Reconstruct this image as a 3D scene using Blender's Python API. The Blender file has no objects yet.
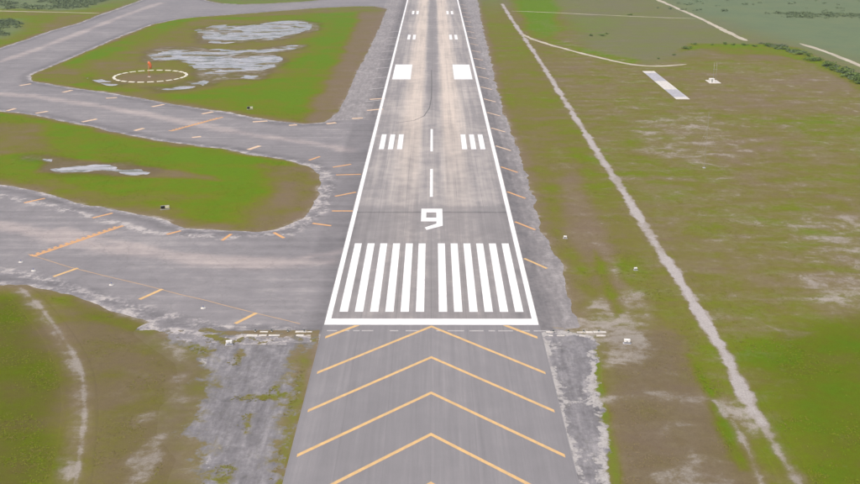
import bpy, bmesh, math, random
import numpy as np
R = math.radians
scene = bpy.context.scene
C = scene.collection

# ------------------------------------------------------------------ camera, sky, sun, exposure
# world: y runs along the runway, y = 0 is the threshold, x = 0 the centre line, metres
cam_data = bpy.data.cameras.new('camera')
cam_data.sensor_width = 36.0
cam_data.lens = 36.0 * 995.0 / 860.0
cam_data.clip_start = 1.0
cam_data.clip_end = 20000.0
cam = bpy.data.objects.new('camera', cam_data)
C.objects.link(cam)
cam.location = (0.25, -194.94, 86.1)
cam.rotation_euler = (R(90.0 - 19.07), 0.0, R(0.163))
scene.camera = cam

SUN_ELEV, SUN_AZ = 58.0, 215.0          # azimuth clockwise from +y
world = bpy.data.worlds.new('World')
scene.world = world
world.use_nodes = True
wn = world.node_tree
bg = wn.nodes['Background']
sky = wn.nodes.new('ShaderNodeTexSky')
sky.sky_type = 'NISHITA'
sky.sun_disc = False
sky.sun_elevation = R(SUN_ELEV)
sky.sun_rotation = R(SUN_AZ)
sky.air_density = 1.0
sky.dust_density = 6.0
sky.ozone_density = 1.0
wn.links.new(sky.outputs['Color'], bg.inputs['Color'])
bg.inputs['Strength'].default_value = 0.13
sd_ = bpy.data.lights.new('sun', 'SUN')
sd_.energy = 1.5
sd_.angle = R(14.0)
sd_.color = (1.0, 0.93, 0.84)
sun = bpy.data.objects.new('sun', sd_)
C.objects.link(sun)
sun.rotation_euler = (R(90.0 - SUN_ELEV), 0.0, R(180.0 - SUN_AZ))
vs = scene.view_settings
vs.view_transform = 'Standard'
vs.look = 'None'
vs.gamma = 1.0
vs.use_curve_mapping = False
vs.exposure = 0.28
scene.render.engine = 'CYCLES'
scene.cycles.max_bounces = 5
scene.cycles.volume_bounces = 0
scene.cycles.use_denoising = True

# ------------------------------------------------------------------ layout in metres on the ground
ISLAND_NEAR = [(-235.6, 249.5), (-184.6, 224.5), (-177.5, 221.6), (-166.4, 215.8), (-154.1, 206.2), (-137.9, 195.6), (-116.7, 179.0), (-93.7, 165.0), (-77.1, 158.0), (-64.3, 148.9),
 (-49.2, 139.9), (-41.2, 131.1), (-37.2, 121.5), (-35.7, 108.2), (-35.3, 92.8), (-35.7, 83.6), (-37.0, 74.9), (-39.5, 68.5), (-43.2, 65.0), (-47.5, 63.2), (-57.1, 64.5),
 (-67.9, 65.8), (-75.2, 73.0), (-81.9, 77.8), (-91.8, 83.0), (-101.2, 86.7), (-114.6, 96.8), (-127.2, 105.7), (-137.3, 109.6), (-161.2, 119.9), (-187.7, 132.7)]
ISLAND_FAR = [(-205.7, 315.1), (-198.8, 298.9), (-174.3, 281.3), (-157.8, 271.9), (-142.4, 261.1), (-126.3, 249.3), (-111.0, 238.4), (-96.7, 229.0), (-85.9, 222.2), (-75.2, 212.3),
 (-60.8, 204.1), (-51.7, 200.1), (-43.6, 203.4), (-40.3, 221.3), (-39.6, 245.4), (-39.9, 311.1), (-38.5, 390.1), (-37.5, 513.1), (-36.6, 639.5), (-48.4, 659.4), (-66.1, 660.1),
 (-97.2, 645.6), (-143.5, 606.9), (-178.1, 581.0), (-190.6, 566.3), (-201.0, 534.3), (-204.4, 469.9), (-204.8, 427.3), (-205.3, 361.4), (-206.4, 322.9)]
ISLAND_TOP = [(-201.5, 710.7), (-183.6, 684.1), (-165.0, 676.5), (-145.0, 680.0), (-116.2, 697.5), (-93.9, 720.2), (-81.5, 754.1), (-99.5, 795.7), (-201.3, 795.4), (-203.1, 743.8)]
TAXI_BOUND = [(-296.5, 301.5), (-267.0, 345.5), (-262.7, 414.1), (-261.6, 451.5), (-262.0, 497.5), (-257.7, 537.8), (-259.7, 596.6), (-259.0, 619.8), (-259.9, 703.3), (-262.8, 753.5),
 (-260.2, 817.4), (-72.0, 817.9), (-20, 817.9), (-20, -6), (-24.8, -6.3), (-37.6, -6.8), (-48.1, -5.9), (-54.6, -3.3), (-58.7, -0.7), (-62.1, 2.0), (-71.8, 8.5), (-82.4, 16.1),
 (-94.1, 22.2), (-101.6, 22.9), (-118.2, 28.0), (-142.3, 37.0)]
OLD_APRON = [(-57.7, -2.8), (-24.4, -5.8), (-22.9, -62.8), (-22.4, -73.0), (-36.1, -73.0), (-36.2, -61.1), (-36.5, -52.6), (-42.1, -43.9), (-43.6, -36.8), (-41.5, -29.1), (-45.8, -16.3),
 (-51.8, -9.8)]
SHOULDER_RIGHT = [(22, -4), (31.3, -1.0), (31.8, 7.1), (31.5, 20.1), (32.4, 41.8), (30.7, 60.9), (30.7, 71.4), (31.1, 99.4), (31.2, 136.7), (30.6, 211.4), (31.1, 289.7), (33.2, 382.5),
 (34.8, 486.0), (40.5, 716.0), (37, 1500), (22, 1500)]
SHOULDER_LEFT = [(-22, 1500), (-40, 1500), (-37.6, 663.5), (-37.5, 513.1), (-38.5, 390.1), (-39.9, 311.1), (-39.6, 245.4), (-40.2, 219.3), (-41.6, 203.4), (-32.9, 207.3), (-22, 207.3)]
PONDS = [[(-163.1, 507.1), (-154.9, 524.3), (-137.1, 524.4), (-123.3, 536.3), (-110.0, 554.9), (-98.6, 558.2), (-85.0, 536.4), (-81.8, 501.8), (-89.4, 485.6), (-94.7, 465.2),
  (-100.7, 448.2), (-116.3, 445.8), (-129.9, 434.2), (-142.9, 436.5)],
 [(-140.3, 410.2), (-120.6, 401.9), (-102.2, 406.1), (-88.3, 427.6), (-80.0, 425.4), (-82.3, 410.4), (-95.5, 393.9), (-84.0, 367.2), (-84.8, 346.0), (-88.2, 326.3), (-85.7, 305.0),
  (-101.9, 305.0), (-113.8, 302.0), (-122.7, 326.2), (-133.6, 359.8), (-147.1, 365.2), (-155.8, 359.8), (-163.6, 378.2), (-165.9, 397.7), (-161.3, 412.2), (-149.7, 414.4)],
 [(-135.7, 281.1), (-125.8, 279.8), (-120.7, 290.7), (-115.4, 304.9), (-109.7, 299.2), (-110.3, 287.9), (-115.9, 278.5), (-126.2, 272.0)],
 [(-141.1, 145.2), (-135.6, 143.8), (-127.8, 139.6), (-123.8, 132.9), (-113.5, 134.9), (-109.8, 136.3), (-101.9, 130.3), (-94.1, 126.4), (-94.4, 122.6), (-103.5, 121.9),
  (-110.0, 123.8), (-116.4, 123.1), (-123.6, 123.7), (-128.9, 130.2), (-130.7, 136.9)],
 [(-174.3, 307.7), (-163.0, 299.0), (-153.0, 290.6), (-154.3, 285.1), (-163.2, 291.9)]]
VERGE = [(23.0, -2), (23.0, -80), (26.5, -65.3), (29.0, -52.4), (29.4, -39.1), (30.1, -27.7), (31.6, -17.9), (33.6, -10.0), (32.0, -5.1)]
BLOTS = [[(25.1, -12.4), (30.6, -12.4), (30.1, -22.3), (27.4, -28.1), (24.5, -24.0)], [(24.6, -35.5), (28.4, -36.6), (28.4, -44.3), (26.6, -50.9), (24.1, -47.0)],
 [(25.9, -5.6), (32.8, -6.6), (32.9, -11.5), (28.1, -11.5)]]
PAINT = [('lush', 0.52, 12, [(80.3, 561.9), (116.8, 367.8), (263.0, 368.2), (101.3, -65.1), (19.6, -65.3)]),
 ('bare', 0.41, 12, [(80.3, 561.9), (116.8, 367.8), (263.0, 368.2), (101.3, -65.1), (19.6, -65.3)]),
 ('lush', 0.6, 4, [(42.3, 716.0), (60.2, 716.0), (55.5, 55.9), (54.6, -25.6), (48.1, -60.9), (32.5, -60.9), (34.8, -7.6), (31.1, 78.0), (31.7, 227.9)]),
 ('bare', 0.2, 4, [(42.3, 716.0), (60.2, 716.0), (55.5, 55.9), (54.6, -25.6), (48.1, -60.9), (32.5, -60.9), (34.8, -7.6), (31.1, 78.0), (31.7, 227.9)]),
 ('lush', 0.2, 3, [(44.4, 171.8), (48.7, 141.5), (47.5, 64.3), (43.8, 14.0), (39.5, 8.2), (36.8, 55.9)]),
 ('bare', 0.38, 3, [(44.4, 171.8), (48.7, 141.5), (47.5, 64.3), (43.8, 14.0), (39.5, 8.2), (36.8, 55.9)]),
 ('lush', 0.5, 3, [(36.9, 367.5), (49.3, 367.6), (50.2, 188.9), (47.9, 128.1), (41.4, 115.6), (33.6, 156.0)]),
 ('lush', 0.4, 6, [(110.0, 333.3), (215.0, 317.9), (201.0, 228.3), (151.0, 207.8), (111.8, 232.4)]),
 ('bare', 0.45, 6, [(160.4, 406.9), (208.4, 288.9), (192.4, 228.3), (161.9, 239.2), (150.6, 327.0)]),
 ('bare', 0.6, 5, [(81.2, 207.6), (114.0, 223.9), (116.3, 148.9), (88.0, 134.8), (75.2, 156.1)]),
 ('lush', 0.62, 8, [(154.4, 217.8), (188.0, 217.9), (168.6, 172.1), (144.2, 172.1)]), ('lush', 0.6, 6, [(69.7, 128.1), (96.5, 128.2), (93.0, 93.2), (69.5, 82.9)]),
 ('lush', 0.62, 6, [(105.1, 134.8), (146.0, 135.0), (141.5, 115.8), (110.5, 109.8)]), ('bare', 0.62, 5, [(97.9, 71.6), (123.1, 78.2), (121.2, 48.1), (109.7, 39.1), (93.2, 42.0)]),
 ('bare', 0.72, 4, [(87.9, 26.6), (107.9, 34.8), (101.6, 4.0), (86.5, 3.9)]), ('bare', 0.5, 4, [(87.0, 88.0), (101.8, 88.0), (97.5, 66.2), (83.1, 68.9)]),
 ('bare', 0.5, 6, [(161.9, 239.2), (202.0, 250.7), (185.5, 211.8), (163.7, 198.3)]), ('lush', 0.33, 4, [(48.3, 2.7), (54.8, -40.8), (51.2, -60.9), (41.8, -60.9)]),
 ('lush', 0.15, 4, [(37.7, -2.6), (51.2, -7.6), (52.2, -40.8), (49.1, -62.5), (30.3, -62.6), (32.8, -33.5)]),
 ('bare', 0.36, 4, [(37.7, -2.6), (51.2, -7.6), (52.2, -40.8), (49.1, -62.5), (30.3, -62.6), (32.8, -33.5)]),
 ('bare', 0.72, 2.5, [(34.1, -60.9), (38.3, -54.5), (42.8, -50.8), (46.7, -54.5), (47.3, -62.6), (33.5, -64.0)]),
 ('bare', 0.6, 2, [(38.7, -42.6), (44.3, -40.8), (46.7, -45.0), (43.5, -47.6), (39.1, -46.3)]),
 ('bare', 0.62, 1.5, [(39.1, -27.6), (49.0, -32.7), (50.5, -38.0), (46.2, -36.5), (39.7, -31.6)]),
 ('bare', 0.78, 2.5, [(35.5, 14.0), (44.4, 23.3), (48.4, 20.1), (47.7, 5.4), (45.6, -10.0), (41.0, -17.9), (32.6, -21.4), (34.0, -10.0), (30.3, -2.6), (30.3, 5.4)]),
 ('bare', 0.6, 2, [(42.2, 55.9), (46.2, 55.9), (46.1, 26.5), (46.6, 0.1), (44.0, -2.6), (41.9, 20.1)]),
 ('lush', 0.72, 1.6, [(42.0, 47.9), (43.6, 38.9), (42.3, 14.0), (42.6, 7.1), (40.2, 4.9), (40.0, 17.0), (40.2, 34.6)]),
 ('bare', 0.1, 1.2, [(42.0, 47.9), (43.6, 38.9), (42.3, 14.0), (42.6, 7.1), (40.2, 4.9), (40.0, 17.0), (40.2, 34.6)]),
 ('lush', 0.76, 7, [(62.8, -16.9), (74.3, -6.5), (92.1, 1.8), (114.1, 2.9), (86.1, -65.1), (57.7, -65.2), (59.5, -47.6)]),
 ('bare', 0.04, 7, [(62.8, -16.9), (74.3, -6.5), (92.1, 1.8), (114.1, 2.9), (86.1, -65.1), (57.7, -65.2), (59.5, -47.6)]),
 ('lush', 0.86, 6, [(70.4, -23.4), (87.4, -9.9), (101.6, -9.8), (87.1, -40.7), (71.7, -44.2)]),
 ('lush', 0.78, 1.3, [(51.6, -14.7), (52.4, -19.2), (52.2, -40.8), (51.1, -56.9), (49.2, -56.9), (49.4, -40.8)]),
 ('bare', 0.1, 1, [(51.6, -14.7), (52.4, -19.2), (52.2, -40.8), (51.1, -56.9), (49.2, -56.9), (49.4, -40.8)]),
 ('bare', 0.8, 1.2,
  [(22.7, -0.5), (30.6, -0.5), (34.8, -7.6), (31.9, -17.9), (30.1, -27.7), (29.4, -39.1), (29.0, -52.4), (26.5, -65.3), (21.8, -65.3), (22.5, -47.7), (22.6, -27.7)]),
 ('lush', 0.8, 1, [(32.1, -11.5), (33.2, -12.4), (31.7, -33.6), (30.5, -49.3), (29.7, -62.6), (27.9, -62.6), (29.1, -47.7), (30.0, -35.4)]),
 ('bare', 0.05, 0.8, [(32.1, -11.5), (33.2, -12.4), (31.7, -33.6), (30.5, -49.3), (29.7, -62.6), (27.9, -62.6), (29.1, -47.7), (30.0, -35.4)]),
 ('bare', 0.75, 1, [(29.4, -32.4), (33.7, -32.4), (32.5, -35.4), (29.7, -34.7)]),
 ('lush', 0.66, 4, [(-120.5, 13.5), (-95.1, 14.8), (-84.4, -0.3), (-72.0, -21.7), (-63.7, -41.1), (-56.7, -65.5), (-87.9, -65.6)]),
 ('bare', 0.05, 4, [(-120.5, 13.5), (-95.1, 14.8), (-84.4, -0.3), (-72.0, -21.7), (-63.7, -41.1), (-56.7, -65.5), (-87.9, -65.6)]),
 ('lush', 0.4, 4, [(-81.9, 13.7), (-70.7, 6.8), (-56.6, -5.4), (-42.7, -17.2), (-34.2, -65.5), (-53.1, -65.5), (-61.9, -33.8)]),
 ('bare', 0.22, 4, [(-81.9, 13.7), (-70.7, 6.8), (-56.6, -5.4), (-42.7, -17.2), (-34.2, -65.5), (-53.1, -65.5), (-61.9, -33.8)]),
 ('lush', 0.72, 1.8, [(-93.8, 21.0), (-82.3, 15.5), (-71.8, 7.9), (-62.0, 1.3), (-57.2, -2.8), (-57.2, -6.4), (-68.7, 0.3), (-82.5, 10.1), (-91.0, 16.0)]),
 ('bare', 0.05, 1.5, [(-93.8, 21.0), (-82.3, 15.5), (-71.8, 7.9), (-62.0, 1.3), (-57.2, -2.8), (-57.2, -6.4), (-68.7, 0.3), (-82.5, 10.1), (-91.0, 16.0)]),
 ('bare', 0.85, 1.2, [(-49.2, -52.6), (-47.6, -46.6), (-44.9, -45.2), (-44.1, -49.5), (-43.4, -61.2), (-47.2, -62.8)]),
 ('bare', 0.66, 1.2, [(-50.7, -27.9), (-49.5, -23.8), (-46.8, -22.5), (-43.8, -33.8), (-44.9, -38.2), (-47.7, -35.3)]),
 ('bare', 0.6, 1, [(-52.2, -39.3), (-48.4, -36.8), (-47.8, -40.4), (-50.8, -42.5)]),
 ('bare', 0.6, 1.5, [(-55.9, -7.9), (-49.2, -10.3), (-43.7, -21.6), (-46.6, -21.6), (-51.1, -17.2)]),
 ('bare', 0.55, 1.5, [(-37.6, -57.1), (-35.0, -54.1), (-32.1, -62.8), (-35.8, -64.1)]),
 ('lush', 0.88, 5,
  [(-235.6, 249.5), (-184.6, 224.5), (-177.5, 221.6), (-166.4, 215.8), (-154.1, 206.2), (-137.9, 195.6), (-116.7, 179.0), (-93.7, 165.0), (-77.1, 158.0), (-64.3, 148.9),
   (-49.2, 139.9), (-41.2, 131.1), (-37.2, 121.5), (-35.7, 108.2), (-35.3, 92.8), (-35.7, 83.6), (-37.0, 74.9), (-39.5, 68.5), (-43.2, 65.0), (-47.5, 63.2), (-57.1, 64.5),
   (-67.9, 65.8), (-75.2, 73.0), (-81.9, 77.8), (-91.8, 83.0), (-101.2, 86.7), (-114.6, 96.8), (-127.2, 105.7), (-137.3, 109.6), (-161.2, 119.9), (-187.7, 132.7)]),
 ('bare', 0.0, 3,
  [(-235.6, 249.5), (-184.6, 224.5), (-177.5, 221.6), (-166.4, 215.8), (-154.1, 206.2), (-137.9, 195.6), (-116.7, 179.0), (-93.7, 165.0), (-77.1, 158.0), (-64.3, 148.9),
   (-49.2, 139.9), (-41.2, 131.1), (-37.2, 121.5), (-35.7, 108.2), (-35.3, 92.8), (-35.7, 83.6), (-37.0, 74.9), (-39.5, 68.5), (-43.2, 65.0), (-47.5, 63.2), (-57.1, 64.5),
   (-67.9, 65.8), (-75.2, 73.0), (-81.9, 77.8), (-91.8, 83.0), (-101.2, 86.7), (-114.6, 96.8), (-127.2, 105.7), (-137.3, 109.6), (-161.2, 119.9), (-187.7, 132.7)]),
 ('lush', 0.4, 5, [(-58.0, 134.4), (-37.8, 130.4), (-33.8, 92.8), (-35.4, 71.2), (-49.6, 62.3), (-55.1, 77.7), (-52.1, 98.1)]),
 ('lush', 0.15, 3, [(-49.1, 115.3), (-42.3, 112.9), (-41.4, 82.6), (-46.3, 87.6)]),
 ('lush', 0.55, 4, [(-158.9, 115.0), (-127.5, 117.5), (-98.7, 98.0), (-72.4, 77.7), (-50.2, 65.8), (-63.2, 62.3), (-153.5, 103.3)]),
 ('lush', 0.35, 2.5, [(-137.2, 148.1), (-95.2, 130.3), (-71.1, 120.1), (-68.2, 114.0), (-91.8, 117.6), (-130.3, 125.0)]),
 ('lush', 0.5, 4, [(-197.9, 206.8), (-157.4, 197.4), (-134.5, 155.5), (-167.6, 140.9)]), ('lush', 1, 4, [(-94.8, 155.7), (-66.8, 141.2), (-63.8, 125.2), (-92.8, 134.3)]),
 ('lush', 0.88, 6,
  [(-205.7, 315.1), (-198.8, 298.9), (-174.3, 281.3), (-157.8, 271.9), (-142.4, 261.1), (-126.3, 249.3), (-111.0, 238.4), (-96.7, 229.0), (-85.9, 222.2), (-75.2, 212.3),
   (-60.8, 204.1), (-51.7, 200.1), (-43.6, 203.4), (-40.3, 221.3), (-39.6, 245.4), (-39.9, 311.1), (-38.5, 390.1), (-37.5, 513.1), (-36.6, 639.5), (-48.4, 659.4), (-66.1, 660.1),
   (-97.2, 645.6), (-143.5, 606.9), (-178.1, 581.0), (-190.6, 566.3), (-201.0, 534.3), (-204.4, 469.9), (-204.8, 427.3), (-205.3, 361.4), (-206.4, 322.9)]),
 ('bare', 0.0, 3,
  [(-205.7, 315.1), (-198.8, 298.9), (-174.3, 281.3), (-157.8, 271.9), (-142.4, 261.1), (-126.3, 249.3), (-111.0, 238.4), (-96.7, 229.0), (-85.9, 222.2), (-75.2, 212.3),
   (-60.8, 204.1), (-51.7, 200.1), (-43.6, 203.4), (-40.3, 221.3), (-39.6, 245.4), (-39.9, 311.1), (-38.5, 390.1), (-37.5, 513.1), (-36.6, 639.5), (-48.4, 659.4), (-66.1, 660.1),
   (-97.2, 645.6), (-143.5, 606.9), (-178.1, 581.0), (-190.6, 566.3), (-201.0, 534.3), (-204.4, 469.9), (-204.8, 427.3), (-205.3, 361.4), (-206.4, 322.9)]),
 ('lush', 0.5, 8,
  [(-190.2, 359.7), (-181.3, 427.4), (-176.6, 574.2), (-97.4, 548.7), (-79.0, 501.8), (-77.7, 326.4), (-83.4, 290.8), (-109.1, 269.4), (-130.6, 261.8), (-165.9, 285.1)]),
 ('lush', 0.3, 5, [(-161.7, 319.9), (-132.1, 326.2), (-122.6, 290.7), (-150.5, 290.6)]),
 ('lush', 0.12, 5, [(-59.1, 631.7), (-34.3, 663.5), (-36.8, 513.1), (-39.9, 311.1), (-40.1, 223.4), (-48.4, 199.6), (-52.7, 211.2), (-51.6, 332.9), (-52.9, 450.7)]),
 ('bare', 0.3, 5, [(-52.5, 631.7), (-34.3, 663.5), (-36.8, 513.1), (-39.9, 311.1), (-40.1, 223.4), (-45.2, 199.6), (-48.7, 302.2), (-47.8, 450.7)]),
 ('lush', 0.5, 3, [(-203.4, 313.6), (-202.0, 345.7), (-186.7, 332.5), (-169.5, 296.1), (-180.4, 285.0)]),
 ('lush', 0.6, 3, [(-148.2, 274.5), (-77.6, 223.3), (-54.0, 205.3), (-80.3, 215.1), (-149.1, 261.8)]),
 ('lush', 0.5, 8, [(-185.9, 616.3), (-35.9, 663.5), (-38.0, 616.7), (-104.1, 602.0), (-173.7, 561.1)]),
 ('lush', 1, 4, [(-98.7, 264.4), (-63.4, 280.0), (-64.3, 367.3), (-65.8, 450.7), (-58.5, 332.8), (-58.2, 238.5), (-85.0, 240.7)]),
 ('lush', 0.8, 5,
  [(-201.5, 710.7), (-183.6, 684.1), (-165.0, 676.5), (-145.0, 680.0), (-116.2, 697.5), (-93.9, 720.2), (-81.5, 754.1), (-99.5, 795.7), (-201.3, 795.4), (-203.1, 743.8)]),
 ('lush', 0.72, 6, [(-383.8, 366.3), (-265.2, 405.7), (-261.1, 512.5), (-256.4, 697.1), (-282.4, 864.8), (-707.0, 863.6)]),
 ('field', 0.85, 10, [(-560.4, 638.0), (-329.0, 634.8), (-301.8, 627.2), (-285.4, 638.8), (-284.9, 733.9), (-286.2, 840.5), (-707.0, 863.6)]),
 ('field', 0.7, 8, [(-480.3, 573.4), (-309.2, 567.3), (-280.6, 501.3), (-277.6, 459.7), (-355.7, 366.4)]),
 ('lush', 0.45, 6, [(-287.7, 587.5), (-262.9, 594.5), (-263.1, 518.2), (-266.9, 490.4)]),
 ('field', 0.42, 14,
  [(131.9, 865.9), (105.5, 647.8), (88.3, 451.1), (97.9, 390.5), (114.0, 353.5), (144.6, 390.6), (165.8, 428.4), (206.4, 419.7), (215.2, 368.1), (210.6, 294.4), (231.7, 93.6),
   (794.7, 867.8)]),
 ('field', 1.0, 25, [(214.7, 866.2), (210.1, 602.9), (226.1, 502.7), (240.5, 368.1), (277.6, 156.7), (794.7, 867.8)]),
 ('field', 0, 6, [(71.8, 865.8), (119.4, 865.9), (102.2, 647.7), (89.4, 502.3), (73.2, 460.7), (65.9, 502.2)]),
 ('lush', 1.1, 7, [(71.8, 865.8), (119.4, 865.9), (102.2, 647.7), (89.4, 502.3), (73.2, 460.7), (65.9, 502.2)]),
 ('lush', 0.85, 3, [(66.3, 491.4), (81.8, 451.1), (99.1, 398.5), (116.8, 367.8), (109.6, 353.5), (92.0, 390.5), (72.6, 437.1)]),
 ('field', 0, 3, [(62.9, 491.4), (80.7, 441.7), (98.5, 394.5), (117.2, 364.1), (112.6, 346.6), (90.9, 382.7), (71.1, 423.7)]),
 ('lush', 0.75, 5, [(172.8, 419.6), (202.4, 407.0), (206.2, 383.0), (173.8, 390.7)]), ('lush', 0.6, 8, [(100.1, 602.6), (140.0, 562.0), (115.5, 460.8), (92.1, 480.9)]),
 ('field', 0, 4,
  [(142.6, 394.6), (160.7, 432.8), (210.7, 432.9), (223.3, 415.5), (217.8, 305.9), (213.8, 172.3), (197.5, 142.0), (203.0, 275.5), (208.4, 353.8), (201.0, 402.9), (161.5, 411.0)]),
 ('lush', 0.8, 4,
  [(142.6, 394.6), (160.7, 432.8), (210.7, 432.9), (223.3, 415.5), (217.8, 305.9), (213.8, 172.3), (197.5, 142.0), (203.0, 275.5), (208.4, 353.8), (201.0, 402.9), (161.5, 411.0)]),
 ('bare', 0, 4,
  [(142.6, 394.6), (160.7, 432.8), (210.7, 432.9), (223.3, 415.5), (217.8, 305.9), (213.8, 172.3), (197.5, 142.0), (203.0, 275.5), (208.4, 353.8), (201.0, 402.9), (161.5, 411.0)]),
 ('bare', 0.72, 1.5, [(50.1, -32.7), (53.2, -32.0), (55.7, -33.5), (57.3, -36.5), (57.2, -43.6), (55.0, -46.3), (53.9, -42.2), (51.3, -40.1)]),
 ('darker', 1.1, 5, [(-120.5, 13.5), (-95.1, 14.8), (-84.4, -0.3), (-72.0, -21.7), (-63.7, -41.1), (-56.7, -65.5), (-87.9, -65.6)]),  # only sets a darker ground tone in these last four areas
 ('darker', 0.55, 5, [(-81.9, 13.7), (-70.7, 6.8), (-56.6, -5.4), (-42.7, -17.2), (-34.2, -65.5), (-53.1, -65.5), (-61.9, -33.8)]),
 ('darker', 0.8, 8, [(62.8, -16.9), (74.3, -6.5), (92.1, 1.8), (114.1, 2.9), (86.1, -65.1), (57.7, -65.2), (59.5, -47.6)]),
 ('darker', 0.55, 5, [(37.7, -2.6), (51.2, -7.6), (52.2, -40.8), (49.1, -62.5), (30.3, -62.6), (32.8, -33.5)])]
TRACKS = [(1.35,
  [(59.7, 680.5), (59.3, 561.8), (59.8, 470.6), (60.0, 344.4), (59.5, 269.9), (59.4, 207.5), (59.2, 159.1), (59.4, 107.8), (58.9, 55.9), (59.1, 27.6), (58.7, 4.4), (58.7, -15.6),
   (57.4, -28.8), (57.2, -34.6), (57.2, -39.7), (57.3, -42.2)]),
 (0.8, [(51.3, -33.5), (51.7, -37.6), (52.5, -43.9), (52.2, -52.3), (51.5, -59.8), (50.5, -67.8)]),
 (0.8, [(57.2, -39.7), (57.2, -43.1), (57.1, -51.4), (57.2, -60.9), (57.2, -67.8)]),
 (1.2, [(-99.0, 23.5), (-91.2, 13.6), (-81.4, -0.3), (-73.6, -12.7), (-67.7, -23.8), (-62.5, -37.6), (-59.3, -49.5), (-55.7, -64.2)]),
 (0.6, [(-98.8, 24.1), (-90.1, 13.6), (-80.5, -0.3), (-72.6, -12.7), (-66.7, -23.8), (-61.6, -37.5), (-58.3, -49.5), (-54.4, -64.2)])]
ROADS = [(1.5, [(59.7, 486.1), (63.2, 458.3), (74.6, 423.7), (92.0, 382.7), (103.9, 358.7), (112.6, 346.6), (123.1, 344.9), (141.4, 353.6)]),
 (1.0, [(60.8, 624.5), (86.5, 615.6), (115.8, 602.7), (144.9, 589.4), (173.3, 577.9), (201.7, 570.0)]),
 (1.9, [(201.0, 796.5), (201.4, 716.5), (202.2, 636.3), (202.5, 568.7), (200.5, 486.5), (200.4, 444.4)]),
 (1.7, [(229.7, 437.5), (231.1, 426.3), (233.4, 394.9), (232.9, 349.3), (231.6, 297.3), (235.4, 228.4)]),
 (1.6, [(-449.6, 630.6), (-348.8, 623.3), (-320.8, 617.4), (-293.6, 613.1), (-271.3, 607.3), (-259.0, 604.5)])]
BARS = [((-33.5, 131.4), (-27.7, 135.5)), ((-31.6, 121.5), (-23.4, 122.4)), ((-29.6, 96.8), (-23.5, 101.3)), ((-29.1, 81.7), (-23.0, 81.7)), ((-33.4, 70.1), (-28.0, 67.9)),
 ((-43.0, 61.9), (-39.6, 57.3)), ((-55.8, 55.2), (-54.4, 60.6)), ((-42.7, 140.9), (-39.5, 146.1)), ((-66.6, 156.2), (-63.3, 162.2)), ((-121.9, 89.6), (-117.4, 94.4)),
 ((-96.6, 74.8), (-92.3, 79.5)), ((-71.8, 60.2), (-68.7, 63.4)), ((-91.0, 28.4), (-87.1, 34.3)), ((-66.3, 14.1), (-62.7, 20.4)), ((-42.0, 0.6), (-38.4, 6.4)),
 ((-200.3, 285.8), (-196.8, 291.0)), ((-173.1, 268.2), (-170.8, 273.9)), ((-148.4, 253.8), (-143.9, 255.5)), ((-122.3, 234.3), (-118.4, 239.7)), ((-97.1, 219.1), (-93.4, 223.7)),
 ((-73.0, 203.5), (-67.3, 205.2)), ((-57.4, 197.0), (-54.3, 198.1)), ((-42.6, 199.8), (-39.0, 202.1)), ((-33.1, 210.0), (-28.7, 211.2)), ((-182.0, 225.3), (-180.4, 230.5)),
 ((-167.7, 220.1), (-164.2, 224.5)), ((-142.4, 203.1), (-138.2, 208.9)), ((-116.5, 187.2), (-114.1, 191.5)), ((-91.3, 175.5), (-88.3, 177.2)), ((-28.0, 226.6), (-21.3, 229.8)),
 ((-28.2, 251.3), (-21.5, 254.1))]
HOLDS = [((-101.8, 42.9), (-86.2, 68.1)), ((-102.5, 186.7), (-87.4, 213.0))]
EDGE_LINE = [(-103.3, 44.4), (-89.5, 35.0), (-78.5, 28.8), (-67.9, 23.1), (-57.6, 17.0), (-51.1, 13.6), (-47.5, 11.4), (-38.6, 6.3), (-31.6, 2.5), (-28.1, 0.5)]
WORN_LINES = [(2.2, [(-148.5, 80.3), (-120.3, 68.3), (-99.6, 57.1), (-86.8, 50.7), (-72.1, 44.5), (-58.3, 40.1), (-42.7, 37.2), (-25.4, 38.7)]),
 (1.4, [(-101.7, 63.0), (-82.3, 53.1), (-58.5, 40.8), (-35.5, 38.7), (-22.4, 47.7)]),
 (2.0, [(-250.8, 345.6), (-240.2, 359.5), (-238.4, 414.1), (-237.9, 485.2), (-239.3, 580.8), (-236.6, 688.3)]),
 (2.0, [(-217.1, 269.1), (-185.1, 259.2), (-145.5, 236.1), (-103.0, 205.1), (-65.9, 178.1), (-37.5, 162.0), (-31.5, 155.8)])]
EDGE_CRACKS = [(0.8, [(-106.0, 33.5), (-90.5, 25.5), (-78.8, 17.9), (-67.9, 10.8), (-58.1, 4.6), (-46.0, -1.3), (-27.7, -2.8)]),
 (0.7, [(-132.0, 96.8), (-117.1, 89.4), (-97.9, 76.6), (-76.9, 62.3), (-56.9, 58.1), (-38.4, 60.7), (-31.9, 80.7), (-32.3, 115.3), (-38.8, 133.1), (-64.0, 145.5)]),
 (0.6, [(-30.3, 647.4), (-29.8, 363.7), (-30.3, 257.2), (-30.2, 215.2)])]
DARK_STRIP = [(-32.5, 207.3), (-15.4, 211.3), (-17.9, 38.8), (-29.9, 38.7), (-30.1, 80.7), (-29.7, 115.3), (-31.8, 155.8)]
TAR = [(-0.5, 333.0), (-0.3, 291.0), (-0.4, 254.9), (-1.2, 232.1), (-3.4, 215.3), (-7.4, 206.4), (-14.6, 201.6)]
DOTS = [(-97.3, 32.4), (-102.8, 38.5), (-75.4, 23.1), (-50.7, 9.1)]
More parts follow.
